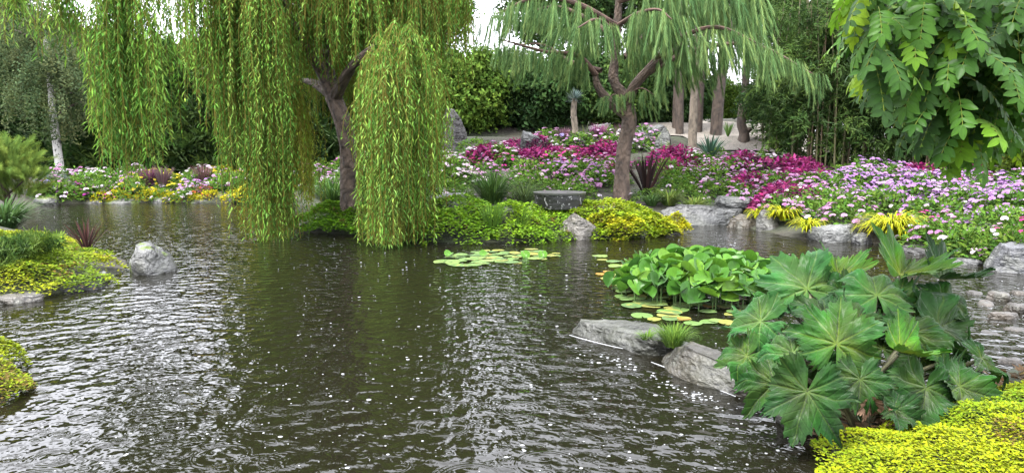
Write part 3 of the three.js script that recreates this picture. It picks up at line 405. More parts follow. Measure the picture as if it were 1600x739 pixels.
// ───────────── hanging willows ─────────────
const WIL = [[.14, .31, .035], [.19, .37, .05], [.085, .21, .025], [.28, .46, .08]];
function curtain(tb, c, rx, rz, top, n, bottom, o = {}) { // c:[x,z] centre; strands arch out over a dome and hang to bottom(u)
  const lw = o.lw || .024, ll = o.ll || .12, stp = o.step || .05, cols = o.cols || WIL;
  let ea, eb, ct, cb = 0; // strands hang together in tresses
  for (let i = 0; i < n; i++) {
    if (i % 9 === 0) { const a = rnd() * 6.283, q = Math.sqrt(rr(o.inner ?? .1, 1)); ea = Math.cos(a) * q; eb = Math.sin(a) * q; ct = pick(cols); cb = rr(-1, 1) * (o.rag ?? .3); }
    const loose = rnd() < .3 ? .35 : .13, ex = ea + rr(-loose, loose) / rx, ez = eb + rr(-loose, loose) / rz, q = Math.min(1.1, Math.hypot(ex, ez)), x1 = c[0] + ex * rx, z1 = c[1] + ez * rz, y0 = top - (o.dome ?? .6) * q ** 4 + rr(-.22, .12), yb = Math.max(.06, bottom(ex, ez) + cb + rr(-.5, 1.1) * (o.rag ?? .3) + (rnd() < .15 ? rr(0, 1.2) : 0)); if (yb > y0 - .25) continue;
    const arch = rr(.25, .6), len = y0 - yb, tone = rnd() < .7 ? ct : pick(cols), sw = rr(-.12, .12), sz = rr(-.12, .12), pts = [], x0 = x1 - ex * arch, z0 = z1 - ez * arch, m = Math.max(6, Math.ceil(len / .3));
    for (let k = 0; k <= m; k++) { const t = k / m, e = 1 - (1 - Math.min(1, t * len / .7)) ** 2; pts.push([x0 + (x1 - x0) * e + sw * t * t * len * .3 + .025 * Math.sin(t * len * 3 + i), y0 + .12 * Math.sin(Math.min(1, t * len / .6) * 3.14) - t * len, z0 + (z1 - z0) * e + sz * t * t * len * .3]); }
    tb.ribbon(pts, o.tw || .004, [.2, .17, .03]);
    for (let s = rr(0, .1); s < len; s += stp * rr(.6, 1.4) * (s > len - .5 ? 1.5 : 1)) {
      const f = s / len * m, k = Math.min(m - 1, Math.floor(f)), g = f - k, A = pts[k], B = pts[k + 1], az = rnd() * 6.283, dn = rr(.5, 1.6), l = Math.hypot(1, dn); tb.leaf(A[0] + (B[0] - A[0]) * g, A[1] + (B[1] - A[1]) * g, A[2] + (B[2] - A[2]) * g, Math.cos(az) / l, -dn / l, Math.sin(az) / l, Math.cos(az), 1, Math.sin(az), ll * rr(.5, 1.35), lw * rr(.6, 1.25), vary(tone, .32), .3, .12);
    }
  }
}
const X = (px, d) => (px - 800) / F * d, Hy = (py, d) => EYE + (225 - py) / F * d;
function curtainPart(t, args) { const tb = new TB(); curtain(tb, ...args); if (tb.n) part('hanging_branch', tb.geo(), M.leaf, t, 'stuff'); }
{
  const b = onGround(552, 337), t = thing('willow_tree', 'weeping willow with leaning brown trunk on the green mound', 'tree'), d = -b[2], q = (px, py, dd = 0) => P(px, py, d + dd);
  part('trunk', limbGeo([[b[0], b[1] - .15, b[2]], q(548, 290), q(545, 240), q(536, 195), q(520, 150, .2)], [.27, .21, .19, .175, .16], undefined, 12, .16, 30), M.willowBark, t);
  const lim = [[[520, 150, .2], [500, 110, .2], [470, 60, -.4], [430, -30, -1]], [[520, 150, .2], [510, 90, .5], [500, 0, .6], [520, -120, .5]], [[522, 155, .2], [545, 110, -.6], [585, 75, -1.3], [610, 72, -1.6]], [[508, 60, .5], [580, 10, .6], [660, -20, .8], [720, -60, .8]], [[510, 90, .5], [440, 20, .8], [380, -60, .4], [330, -90, 0]], [[520, 150, .2], [490, 130, 1], [470, 125, 1.6]], [[505, 30, .6], [600, -80, -.4], [680, -160, -.6]], [[510, -20, .6], [450, -130, -.5], [380, -180, -.6]]];
  for (const l of lim) part('limb', limbGeo(l.map(a => q(...a)), [.13, .1, .07, .035], undefined, 8, .15), M.willowBark, t);
  const c = (px, dd) => [X(px, d + dd), -(d + dd)], k = d / F, H = py => Hy(py, d);
  for (const [px, dd, w, top, n, bot, rag] of [[580, -1.4, 26, 104, 70, 290, .5], [596, -1.9, 30, 78, 90, 345, .5], [622, -1.7, 34, 62, 110, 335, .6], [645, -2.0, 30, 66, 90, 300, .7], [668, -1.4, 26, 80, 80, 280, .7], [684, -1.0, 18, 104, 50, 230, .7], [606, -2.3, 30, 92, 80, 362, .2], [634, -2.2, 20, 90, 50, 352, .3], [655, -.5, 26, 130, 60, 330, .4]]) {
    curtainPart(t, [c(px, dd), w * k, .5, H(top), n, () => H(bot), { dome: .35, rag }]); part('limb', limbGeo([q(585, 75, -1.3), q((585 + px) / 2, Math.min(75, top) - 6, (dd - 1.3) / 2), q(px, top - 2, dd)], [.035, .022, .01], undefined, 6, .1), M.willowBark, t);
  }
  curtainPart(t, [c(422, -1.4), 24 * k, .55, H(-30), 130, () => H(372), { dome: .3, rag: .18 }]);
  curtainPart(t, [c(388, -1.0), 46 * k, .8, H(-60), 260, u => H(270 + 80 * u), { dome: .5, rag: .6 }]);
  curtainPart(t, [c(335, -1.2), 55 * k, .9, H(-70), 240, u => H(130 + 90 * u), { dome: .5, rag: .6 }]);
  curtainPart(t, [c(466, 1.6), 22 * k, .6, H(110), 120, () => H(318), { dome: .4, cols: [[.22, .3, .03], [.27, .31, .035]] }]);
  curtainPart(t, [c(470, -.4), 60 * k, .8, H(-20), 260, u => H(100 + 25 * Math.sin(u * 9)), { dome: .5, rag: .5 }]);
  curtainPart(t, [c(510, 1.4), 70 * k, 1.0, H(10), 200, () => H(165), { dome: .5, rag: .8, cols: [[.1, .18, .02], [.13, .22, .02]] }]);
  curtainPart(t, [c(560, -.6), 60 * k, .9, H(-30), 240, u => H(110 + 20 * Math.sin(u * 7)), { dome: .5, rag: .5 }]);
  curtainPart(t, [c(655, .4), 56 * k, 1.1, H(-50), 280, u => H(130 + 40 * Math.sin(u * 5)), { dome: .6, rag: .7 }]);
  curtainPart(t, [c(712, .8), 34 * k, .9, H(-70), 120, () => H(90), { dome: .6, rag: .7 }]);
  for (const [px, dd, w, py, n] of [[430, -.5, 110, -190, 260], [560, 0, 130, -220, 300], [660, 0, 100, -170, 260], [500, .8, 100, -130, 240]]) curtainPart(t, [c(px, dd), w * k, 1.6, H(py), n, () => H(py + 190), { dome: 1, rag: .7, step: .07, lw: .032 }]);
}
{ // nearer willow whose trunk stands left of the view
  const t = thing('willow_tree', 'overhanging willow strands in front at the upper left', 'tree'), d = 9.6, q = (px, py, dd = 0) => P(px, py, d + dd), b = [-9.2, gh(-9.2, -8.5), -8.5];
  part('trunk', limbGeo([[b[0], b[1] - .2, b[2]], [-9, 2, -8.6], [-8.6, 4, -8.8], [-8, 5.2, -9]], [.3, .24, .2, .16], undefined, 12, .15), M.willowBark, t);
  for (const l of [[[-8.2, 4.9, -9], q(40, -150), q(140, -130), q(235, -85)], [[-8.6, 4, -8.8], q(-40, -60), q(60, -50), q(120, -30)], [[-8, 5.2, -9], q(100, -190, .5), q(260, -170, 1)]]) part('limb', limbGeo(l, [.12, .08, .05, .02], undefined, 8, .12), M.willowBark, t);
  const c = (px, dd = 0) => [X(px, d + dd), -(d + dd)], k = d / F, H = py => Hy(py, d), O = { lw: .02, ll: .12, step: .035, tw: .003, rag: .25, dome: .2 };
  curtainPart(t, [c(208), 48 * k, .35, H(-60), 120, u => H(262 - 50 * Math.abs(u + .1)), O]);
  curtainPart(t, [c(185, .3), 36 * k, .35, H(-60), 60, u => H(225), O]);
  curtainPart(t, [c(110), 60 * k, .4, H(-30), 90, u => H(70 + 30 * u), O]);
  curtainPart(t, [c(40, .5), 40 * k, .4, H(-40), 50, u => H(40), O]);
  curtainPart(t, [c(256, .5), 20 * k, .3, H(-70), 24, u => H(120), O]);
}

// ───────────── drooping pine ─────────────
function shootGeo(n, L, spread, w) { const tb = new TB(); for (let i = 0; i < n; i++) { const t = Math.pow(i / n, .9), a = i * 2.4, s = spread * rr(.7, 1.2); tb.leaf(0, t * .82, 0, Math.cos(a) * Math.sin(s), Math.cos(s), Math.sin(a) * Math.sin(s), Math.cos(a), 0, Math.sin(a), L * rr(.8, 1.2), w, vary([1, 1, 1], .2), .1, 0); } return tb.geo(); }
{
  const b = onGround(972, 312), d = -b[2], q = (px, py, dd = 0) => P(px, py, d + dd), t = thing('pine_tree', 'drooping long-needled pine with bare brown trunk in golden groundcover', 'tree');
  part('trunk', limbGeo([[b[0], b[1] - .12, b[2]], q(973, 270), q(977, 225), q(984, 185), q(978, 155, .1)], [.21, .165, .17, .19, .14], undefined, 12, .14, 30), M.pineBark, t);
  const stems = [[[984, 182], [955, 160], [935, 135], [930, 115]], [[980, 155, .1], [960, 125, .2], [962, 85, .3], [965, 40, .3], [968, -30, .3], [970, -150, .3]], [[978, 160], [995, 130, -.3], [1030, 95, -.5], [1070, 70, -.6]]];
  for (const s of stems) part('limb', limbGeo(s.map(a => q(...a)), [.14, .11, .09, .06], undefined, 9, .14), M.pineBark, t);
  const SHOOT = shootGeo(56, .2, .22, .012), PC = [[.17, .29, .09], [.12, .23, .07], [.22, .34, .11], [.09, .17, .05]];
  const bough = (pts, r, hang, n, side) => {
    const w = pts.map(a => q(...a)); const bm = part('bough', limbGeo(w, [r, r * .75, r * .5, r * .2], undefined, 7, .1), M.redBark, t), list = []; const cv = new THREE.CatmullRomCurve3(w.map(p => V(...p)));
    const tw = Math.round(n / 11); for (let i = 0; i < tw; i++) {
      const s = .12 + .88 * (i + rnd()) / tw, o = cv.getPoint(s), tg = cv.getTangent(s), a = (i % 2 ? 1 : -1) * rr(.5, 1.3), dir = V(tg.x * Math.cos(a) - tg.z * Math.sin(a), rr(-.1, .25), tg.x * Math.sin(a) + tg.z * Math.cos(a)).normalize(), L = side * rr(.5, 1.15) * (1.15 - .5 * s);
      for (let k = 0; k < 8; k++) { const u = (k + rnd()) / 8, p = o.clone().addScaledVector(dir, L * u); p.y -= .28 * u * u * L; const out = .15 + .5 * u * rnd(); list.push([p.x, p.y, p.z, dir.x * out + rr(-.18, .18), -1, dir.z * out + rr(-.18, .18), rnd() * 6.28, [rr(.7, 1.2), hang * rr(.55, 1.2), rr(.7, 1.2)], vary(pick(PC), .16)]); }
    }
    instanced('needle_shoots', SHOOT, M.needle, list, bm);
  };
  bough([[932, 118], [905, 88, -.1], [850, 80, -.5], [785, 62, -.8]], .075, .62, 170, 1.0);
  bough([[940, 110], [890, 95, .6], [850, 70, 1], [800, 70, 1.2]], .06, .5, 120, .9);
  bough([[963, 40], [900, 5, -.6], [840, -5, -.9], [775, 22, -1.1]], .08, .85, 200, 1.1);
  bough([[963, 60, .3], [920, 30, .8], [870, 10, 1.3], [820, 20, 1.6]], .07, .7, 150, 1.1);
  bough([[1000, 120], [1060, 62, -1], [1120, 42, -1.6], [1190, 70, -2]], .08, .9, 240, 1.15);
  bough([[1000, 120], [1080, 80, .2], [1180, 70, .2], [1272, 116, .2]], .08, .75, 220, .9);
  bough([[968, 0], [1040, -20, -.8], [1110, -30, -1.2], [1170, 0, -1.5]], .08, 1.0, 240, 1.2);
  bough([[968, -20], [1040, -30, .7], [1110, 0, 1.2], [1160, 20, 1.5]], .08, 1.0, 200, 1.2);
  bough([[965, 40], [1000, 20, -1], [1030, 15, -1.5], [1050, 30, -1.8]], .06, .9, 150, .9);
  bough([[975, 90], [1000, 60, .6], [1020, 50, 1.2], [1060, 60, 1.6]], .06, .9, 130, .9);
  bough([[985, 165], [992, 142, -.4], [1005, 138, -.7], [1022, 148, -1.0]], .03, .42, 56, .55);
  bough([[984, 170], [965, 150, -.4], [958, 148, -.6], [950, 158, -.8]], .03, .4, 40, .45);
  bough([[965, 60], [950, 40, -.8], [930, 30, -1.4], [900, 45, -1.8]], .06, .85, 140, .9);
  for (const [x, y, z] of [[860, -130, -.5], [1080, -130, -.8], [930, -190, .5], [1030, -200, -.4], [900, -90, 1.4], [1110, -110, 1.2]]) bough([[969, -80, .3], [(969 + x) / 2, y - 10, z * .5], [x, y, z], [x * 1.25 - 242, y + 30, z * 1.4]], .07, .9, 140, 1.2);
}

// ───────────── background trees ─────────────
const spray = (n, L, w, flat) => { const tb = new TB(); for (let i = 0; i < n; i++) { const a = rr(-1.3, 1.3), t = rr(0, .6); tb.leaf(rr(-.1, .1) + Math.sin(a) * t * .3, t, rr(-.12, .12) * (flat ? .4 : 2), Math.sin(a), Math.cos(a) * .8, rr(-.5, .5), 0, rr(-.2, .4), 1, L * rr(.6, 1.2), w * rr(.6, 1.2), vary([1, 1, 1], .22), .25, .15); } return tb.geo(); };
const leafBall = (n, L, w) => { const tb = new TB(); for (let i = 0; i < n; i++) { const d = V(rr(-1, 1), rr(-1, 1), rr(-1, 1)).normalize(), r = rr(.1, .55), a = V(rr(-1, 1), rr(-.9, .4), rr(-1, 1)).normalize(); tb.leaf(d.x * r, d.y * r, d.z * r, a.x, a.y, a.z, d.x, d.y + .5, d.z, L * rr(.6, 1.2), w * rr(.6, 1.2), vary([1, 1, 1], .25), .25, .15); } return tb.geo(); };
const hangSpray = (n, L, w) => { const tb = new TB(); for (let i = 0; i < n; i++) { const t = rnd(), a = rnd() * 6.28, dn = rr(.4, 1.6), l = Math.hypot(1, dn); tb.leaf(rr(-.12, .12), t, rr(-.12, .12), Math.cos(a) / l, dn / l, Math.sin(a) / l, 0, 0, 1, L * rr(.6, 1.2), w * rr(.7, 1.2), vary([1, 1, 1], .22), .25, .15); } return tb.geo(); };
const SPR = { thuja: [spray(26, .32, .085, true), spray(26, .3, .09, true)], broad: [leafBall(30, .2, .1), leafBall(30, .22, .09)], birch: [hangSpray(26, .11, .07)], bamboo: [hangSpray(20, .3, .045), hangSpray(22, .26, .05)], needle: [shootGeo(70, .22, .75, .02)] };
function crownPts(list, c, r, shape, clumps, per, cr, size, cols, dirF) {
  for (let i = 0; i < clumps; i++) {
    const a = rnd() * 6.283; let x, y, z;
    if (shape === 'cone') { const t = Math.pow(rnd(), 1.25), q = Math.pow(rnd(), .35) * (1 - t * .93) * (1 + .2 * Math.sin(t * 23 + a * 2)); x = Math.cos(a) * q * r[0]; z = Math.sin(a) * q * r[2]; y = (t * 2 - 1) * r[1]; }
    else { const v = rr(-1, 1), q = Math.pow(rnd(), .4), s = Math.sqrt(1 - v * v); x = Math.cos(a) * s * q * r[0]; z = Math.sin(a) * s * q * r[2]; y = v * q * r[1]; }
    const tone = pick(cols);
    for (let k = 0; k < per; k++) { const o = V(rr(-1, 1), rr(-1, 1), rr(-1, 1)).multiplyScalar(cr), dx = x / r[0], dz = z / r[2]; const D = dirF ? dirF(dx, dz) : [dx + rr(-.6, .6), rr(-.1, .9), dz + rr(-.6, .6)]; list.push([c[0] + x + o.x, c[1] + y + o.y * .7, c[2] + z + o.z, ...D, rnd() * 6.28, size * rr(.7, 1.3), vary(tone, .2)]); }
  }
}
function tree(name, label, px, d, h, rx, kind, cols, o = {}) {
  const x = X(px, d), z = -d, y = gh(x, z), t = thing(name, label, 'tree', [x, y, z], o.group), bare = o.bare ?? .1;
  const tr = o.tr || .03 * h, lean = o.lean || 0;
  part('trunk', limbGeo([[0, -.2, 0], [lean * .35, h * .35, 0], [lean * .7 + .1, h * .65, .05], [lean, h * .92, 0]], [tr, tr * .8, tr * .5, tr * .15], undefined, 9, .15), o.bark || M.darkBark, t);
  if (o.limbs) for (let i = 0; i < o.limbs; i++) { const a = rnd() * 6.283, s = rr(Math.max(.3, bare), .8); part('limb', limbGeo([[lean * s, h * s, 0], [lean * s + Math.cos(a) * rx * .4, h * s + rx * .25, Math.sin(a) * rx * .4], [lean * s + Math.cos(a) * rx * .85, h * s + rx * .3, Math.sin(a) * rx * .85]], [tr * .4, tr * .25, tr * .08], undefined, 6, .1), M.darkBark, t); }
  const list = [], y0 = h * bare; crownPts(list, [lean * .6, (y0 + h) / 2, 0], [rx, (h - y0) / 2, rx * .8], kind === 'thuja' ? 'cone' : 'ell', o.clumps || 120, o.per || 9, o.cr || .35, o.size || 1, cols, o.dir);
  const gs = SPR[kind]; gs.forEach((g, i) => instanced('crown', g, o.mat || M.leafDeep, list.filter((_, k) => k % gs.length === i), t)); return t;
}
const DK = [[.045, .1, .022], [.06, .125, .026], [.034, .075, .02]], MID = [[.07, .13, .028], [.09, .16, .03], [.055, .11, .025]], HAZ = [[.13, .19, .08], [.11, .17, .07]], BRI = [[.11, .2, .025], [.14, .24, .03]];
const hg = 'dark evergreens behind the far bank';
[[-60, 29, 7.5, 1.8, DK], [30, 30, 6.8, 1.8, DK], [122, 29.5, 5.2, 1.6, DK], [170, 28.5, 4.4, 1.3, DK], [218, 28, 4, 1.4, MID], [262, 29, 4.4, 1.4, DK], [308, 28.5, 4.1, 1.3, MID], [345, 29, 4.8, 1.4, DK], [395, 29.5, 5, 1.5, MID], [445, 29, 5.4, 1.6, DK], [505, 29.5, 6, 1.6, DK], [560, 30, 6.4, 1.7, MID], [620, 30, 6, 1.6, DK]].forEach(([px, d, h, r, c], i) => tree('evergreen_tree', ['tall dark evergreen beyond left frame edge', 'dark evergreen behind the golden pine bush at far left', 'dark evergreen right behind the white birch trunk', 'dark narrow evergreen right of the birch', 'bright green evergreen behind the hanging front willow strands', 'dark evergreen in the gap between the two willows', 'lighter green evergreen in the gap left of willow curtain', 'dark evergreen behind left edge of the willow curtain', 'mid green evergreen behind the willow curtain reaching water', 'dark evergreen seen in willow gap left of trunk', 'dark evergreen right behind the willow trunk', 'mid green evergreen behind right willow dome', 'dark evergreen behind willow left of standing stone'][i], px, d, h, r, 'thuja', c, { clumps: 190, per: 9, cr: .3, size: 1.05, bare: .02, group: hg }));
tree('birch_tree', 'slender white-trunked birch with airy drooping foliage on far bank', 96, 25.6, 6.6, 1.9, 'birch', [[.13, .18, .07], [.1, .15, .055], [.16, .2, .08]], { bark: M.birchBark, tr: .15, lean: -.35, bare: .28, limbs: 9, clumps: 150, per: 8, cr: .3, size: .75, mat: M.leaf, dir: (x, z) => [x * .3 + rr(-.2, .2), -1, z * .3 + rr(-.2, .2)] });
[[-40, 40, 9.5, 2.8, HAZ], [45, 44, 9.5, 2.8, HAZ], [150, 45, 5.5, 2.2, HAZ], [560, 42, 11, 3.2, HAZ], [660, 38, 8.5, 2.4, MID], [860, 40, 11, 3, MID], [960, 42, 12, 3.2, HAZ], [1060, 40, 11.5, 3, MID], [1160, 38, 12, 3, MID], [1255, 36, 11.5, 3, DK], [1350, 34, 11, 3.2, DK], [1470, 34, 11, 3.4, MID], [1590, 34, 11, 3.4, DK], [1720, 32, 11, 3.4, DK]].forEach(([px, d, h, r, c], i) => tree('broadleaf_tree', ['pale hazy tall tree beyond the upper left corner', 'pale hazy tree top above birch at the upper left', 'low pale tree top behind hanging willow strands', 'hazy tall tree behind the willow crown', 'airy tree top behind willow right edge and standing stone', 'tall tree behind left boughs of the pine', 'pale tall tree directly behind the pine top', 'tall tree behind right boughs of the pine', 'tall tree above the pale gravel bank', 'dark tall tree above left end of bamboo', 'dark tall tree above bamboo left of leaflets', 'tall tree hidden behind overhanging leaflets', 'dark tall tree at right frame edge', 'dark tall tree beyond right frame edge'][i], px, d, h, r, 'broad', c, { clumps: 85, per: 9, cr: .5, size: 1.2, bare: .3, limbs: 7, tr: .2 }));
[[668, 30, 3.1, 1.4, MID], [735, 29, 3.0, 1.5, BRI], [785, 30, 2.8, 1.4, DK], [840, 29.5, 2.7, 1.4, DK], [900, 30, 2.8, 1.4, DK], [955, 30, 2.8, 1.4, MID], [1010, 31, 2.8, 1.4, DK], [1062, 32, 2.6, 1.2, DK], [1215, 33, 3, 1.4, DK], [1130, 44, 2.5, 1.8, BRI]].forEach(([px, d, h, r, c], i) => tree('shrub', ['green shrub behind the standing stone left side', 'bright green shrub just right of the standing stone', 'dark shrub behind flat pale stepping stone', 'dark shrub behind grey jagged boulder', 'dark shrub behind the spiky tree', 'green shrub behind the pine trunk', 'dark shrub behind upright rounded boulder', 'dark shrub left of the pale bare trunk', 'dark shrub at right of the gravel bank', 'bright distant shrub behind the gravel bank'][i], px, d, h, r, 'broad', c, { clumps: 90, per: 9, cr: .35, size: .9, bare: .02, tr: .08 }));
// bare trunks rising into the crowns
for (const [px, py, top, d, r, m, lean, l] of [[1082, 246, -60, 0, .14, M.paleBark, 0, 'pale slim bare trunk behind the blue-green sword-leaved clump'], [1118, 212, -60, 0, .24, M.darkBark, .7, 'thick brown leaning trunk right of the pale slim trunk'], [1062, 212, -60, 0, .16, M.darkBark, -.1, 'brown trunk just left of the pale slim trunk'], [1056, 200, -60, 0, .16, M.darkBark, .2, 'thin dark trunk behind upright rounded boulder'], [664, 245, -20, 0, .33, M.darkBark, 0, 'brown trunk behind the willow left of standing stone'], [1090, 206, -60, 0, .18, M.darkBark, .4, 'brown trunk standing between pale trunk and thick trunk']]) {
  const b = onGround(px, py), H = Hy(top, -b[2]) - b[1], t = thing('tree', l, 'tree', b);
  part('trunk', limbGeo([[0, -.2, 0], [lean * .2, H * .3, 0], [lean * .6, H * .6, .1], [lean, H, 0]], [r, r * .8, r * .72, r * .4], undefined, 10, .16, 26), m, t);
  const list = []; crownPts(list, [lean, H + .8, 0], [1.8, 1.4, 1.5], 'ell', 60, 8, .35, .9, MID); instanced('crown', SPR.broad[0], M.leafDeep, list, t);
}
{ // cut trunk on the gravel
  const b = onGround(1162, 222); b[1] += .02; const t = thing('tree_stump', 'short dark cut trunk standing on the pale gravel', 'stump', b), k = -b[2] / F;
  part('trunk', limbGeo([[0, -.1, 0], [0, 12 * k, 0], [-4 * k, 26 * k, 0], [-2 * k, 56 * k, 0]], [10 * k, 8 * k, 7 * k, 6 * k], undefined, 10, .25, 22), M.darkBark, t); part('knot', limbGeo([[2 * k, 14 * k, 0], [8 * k, 17 * k, 2 * k], [10 * k, 20 * k, 3 * k]], [5 * k, 4 * k, 2 * k], undefined, 8, .2), M.darkBark, t);
}
{ // spiky ball tree
  const b = onGround(897, 230), k = -b[2] / F, t = strap('yucca_tree', 897, 230, 40, 19, 130, [[.16, .22, .2], [.22, .28, .25], [.12, .18, .15]], 'single-trunked spiky ball tree behind the flowers', { at: b, w: .03, ball: 1, droop: .05, lift: 72 * k });
  part('trunk', limbGeo([[0, -.1, 0], [.03, 25 * k, 0], [-.02, 50 * k, 0], [0, 73 * k, 0]], [.13, .105, .1, .09], undefined, 10, .1), M.paleBark, t);
}
// bamboo groves
[[1228, 25, 5.2, 1.1], [1258, 22, 5.4, 1.5], [1300, 21.5, 5.4, 1.5], [1352, 21, 5, 1.5], [1405, 20.5, 4.8, 1.5], [1460, 20, 4.6, 1.5], [1520, 19.5, 4.4, 1.4], [1580, 18.5, 4.2, 1.4], [1650, 18, 4, 1.4]].forEach(([px, d, h, r], i) => {
  const x = X(px, d), z = -d, t = thing('bamboo', ['bamboo clump right of the gravel bank', 'bamboo clump below long pine bough tip', 'tall bamboo clump with tan culms left of leaflets', 'dense dark bamboo clump under left leaflets', 'dark bamboo clump behind hanging leaflets left half', 'dark bamboo clump behind lowest hanging leaflets', 'bamboo clump behind hanging leaflets right half', 'light yellow-green bamboo at the right frame edge', 'bamboo clump beyond the right frame edge'][i], 'bamboo', [x, gh(x, z), z], 'bamboo groves on the right'), list = [];
  for (let k = 0; k < 16; k++) { const a = rnd() * 6.283, q = Math.sqrt(rnd()) * r * .75, H = h * rr(.7, 1.05), lx = rr(-.6, .6), bx = Math.cos(a) * q, bz = Math.sin(a) * q; part('culm', limbGeo([[bx, -.1, bz], [bx + lx * .3, H * .5, bz], [bx + lx, H, bz + rr(-.3, .3)]], [.028, .024, .012], undefined, 5, .02, 8), k % 3 ? M.culm || (M.culm = bark([.17, .16, .06], .002, .6)) : M.culm2 || (M.culm2 = bark([.25, .18, .09], .002, .6)), t); }
  const cols = i >= 7 ? [[.17, .26, .03], [.13, .22, .03]] : [[.06, .12, .025], [.08, .15, .03], [.045, .09, .022], [.1, .18, .035]];
  crownPts(list, [0, h * .5, 0], [r, h * .52, r * .8], 'ell', 110, 9, .35, .62, cols, (x, z) => [x * .7 + rr(-.5, .5), rr(-1, -.2), z * .7 + rr(-.5, .5)]);
  SPR.bamboo.forEach((g, j) => instanced('foliage', g, M.leafDeep, list.filter((_, k) => k % 2 === j), t));
});
// golden pine bush at left edge and dwarf conifer on the peninsula
{
  const p = P(5, 300, 15), y = Math.max(0, gh(p[0], p[2])), t = thing('pine_bush', 'golden-green pine bush at the left frame edge', 'tree', [p[0], y, p[2]]), list = [];
  part('trunk', limbGeo([[0, -.2, 0], [.05, .6, 0], [-.05, 1.2, 0], [0, 1.7, 0]], [.09, .07, .05, .02]), M.pineBark, t);
  for (const [x, h, r] of [[.1, 1.55, .3], [.35, 1.3, .3], [-.3, 1.4, .35], [.5, 1.0, .22], [.1, 1.05, .35], [-.4, .9, .4], [.3, .7, .35]]) { part('limb', limbGeo([[0, h - .35, 0], [x * .6, h - .15, .05], [x, h, .1]], [.03, .02, .01], undefined, 6), M.pineBark, t); crownPts(list, [x, h, .05], [r, r * .45, r], 'ell', 14, 6, .08, .36, [[.19, .3, .05], [.14, .24, .04], [.26, .36, .06]], (dx, dz) => [dx + rr(-.4, .4), rr(.3, 1), dz + rr(-.4, .4)]); }
  instanced('needles', SPR.needle[0], M.needle, list, t);
  const p2 = onGround(30, 428), t2 = thing('dwarf_conifer', 'low spreading dark green dwarf conifer on the left peninsula', 'shrub', p2), l2 = []; part('stem', limbGeo([[0, -.05, 0], [.05, .12, 0], [.1, .25, 0]], [.03, .025, .015]), M.darkBark, t2);
  for (let i = 0; i < 5; i++) crownPts(l2, [rr(-.3, .25), .1 + i * .07, rr(-.25, .25)], [.42 - i * .04, .05, .4], 'ell', 26, 5, .05, .17, [[.06, .13, .025], [.1, .18, .03], [.14, .23, .03]], (dx, dz) => [dx + rr(-.3, .3), rr(0, .4), dz + rr(-.3, .3)]);
  instanced('needle_sprays', SPR.thuja[0], M.leafDeep, l2, t2);
}

// ───────────── water lilies ─────────────
function padGeo(R, cup, o = {}) { // heart-shaped leaf with notch, curled edge
  const tb = new TB(), n = 16, c = [1, 1, 1], w = o.w || .82; tb.v(0, 0, 0, c, .5, .5); const s = rnd() * 9;
  for (const q of [.55, 1]) for (let i = 0; i <= n; i++) { const a = (.1 + (i / n) * (6.283 - .2)), rad = R * q * (1 + .06 * noise(Math.cos(a) * 2 + s, Math.sin(a) * 2)) * (1 - .16 * Math.exp(-((Math.min(a, 6.283 - a)) ** 2) * 12)); tb.v(Math.cos(a) * rad - .15 * R, cup * q * q * R * (Math.abs(Math.sin(a)) + .25 * noise(a * 1.5, s)) + rr(-.01, .01) * R, Math.sin(a) * rad * w, c, .5 + .5 * q * Math.cos(a), .5 + .5 * q * Math.sin(a)); }
  for (let i = 0; i < n; i++) { tb.t(0, 2 + i, 1 + i); tb.t(1 + i, 2 + i, 18 + i); tb.t(2 + i, 19 + i, 18 + i); } return tb.geo();
}
const padTex = dataTex(256, (u, v) => { const x = u - .5, y = v - .5, a = Math.atan2(y, x), r = Math.hypot(x, y) * 2, vein = Math.pow(Math.abs(Math.cos(a * 9)), 26) * (r > .08 ? 1 : 0), b = .78 + .22 * tn(u, v, 6, 3, 4) + .14 * vein; return [b, b, b * .95]; });
const padMat = c => new THREE.MeshPhysicalMaterial({ color: tone(c), map: padTex, roughness: 1, transmission: .22, thickness: 0, side: THREE.DoubleSide, clearcoat: .22, clearcoatRoughness: .2, specularIntensity: .3 });
const PM = [[.08, .25, .02], [.12, .32, .022], [.055, .18, .02], [.17, .37, .025]].map(padMat), FM = [[.22, .34, .06], [.16, .3, .05], [.33, .34, .05], [.12, .24, .05]].map(padMat), OM = padMat([.5, .26, .02]);
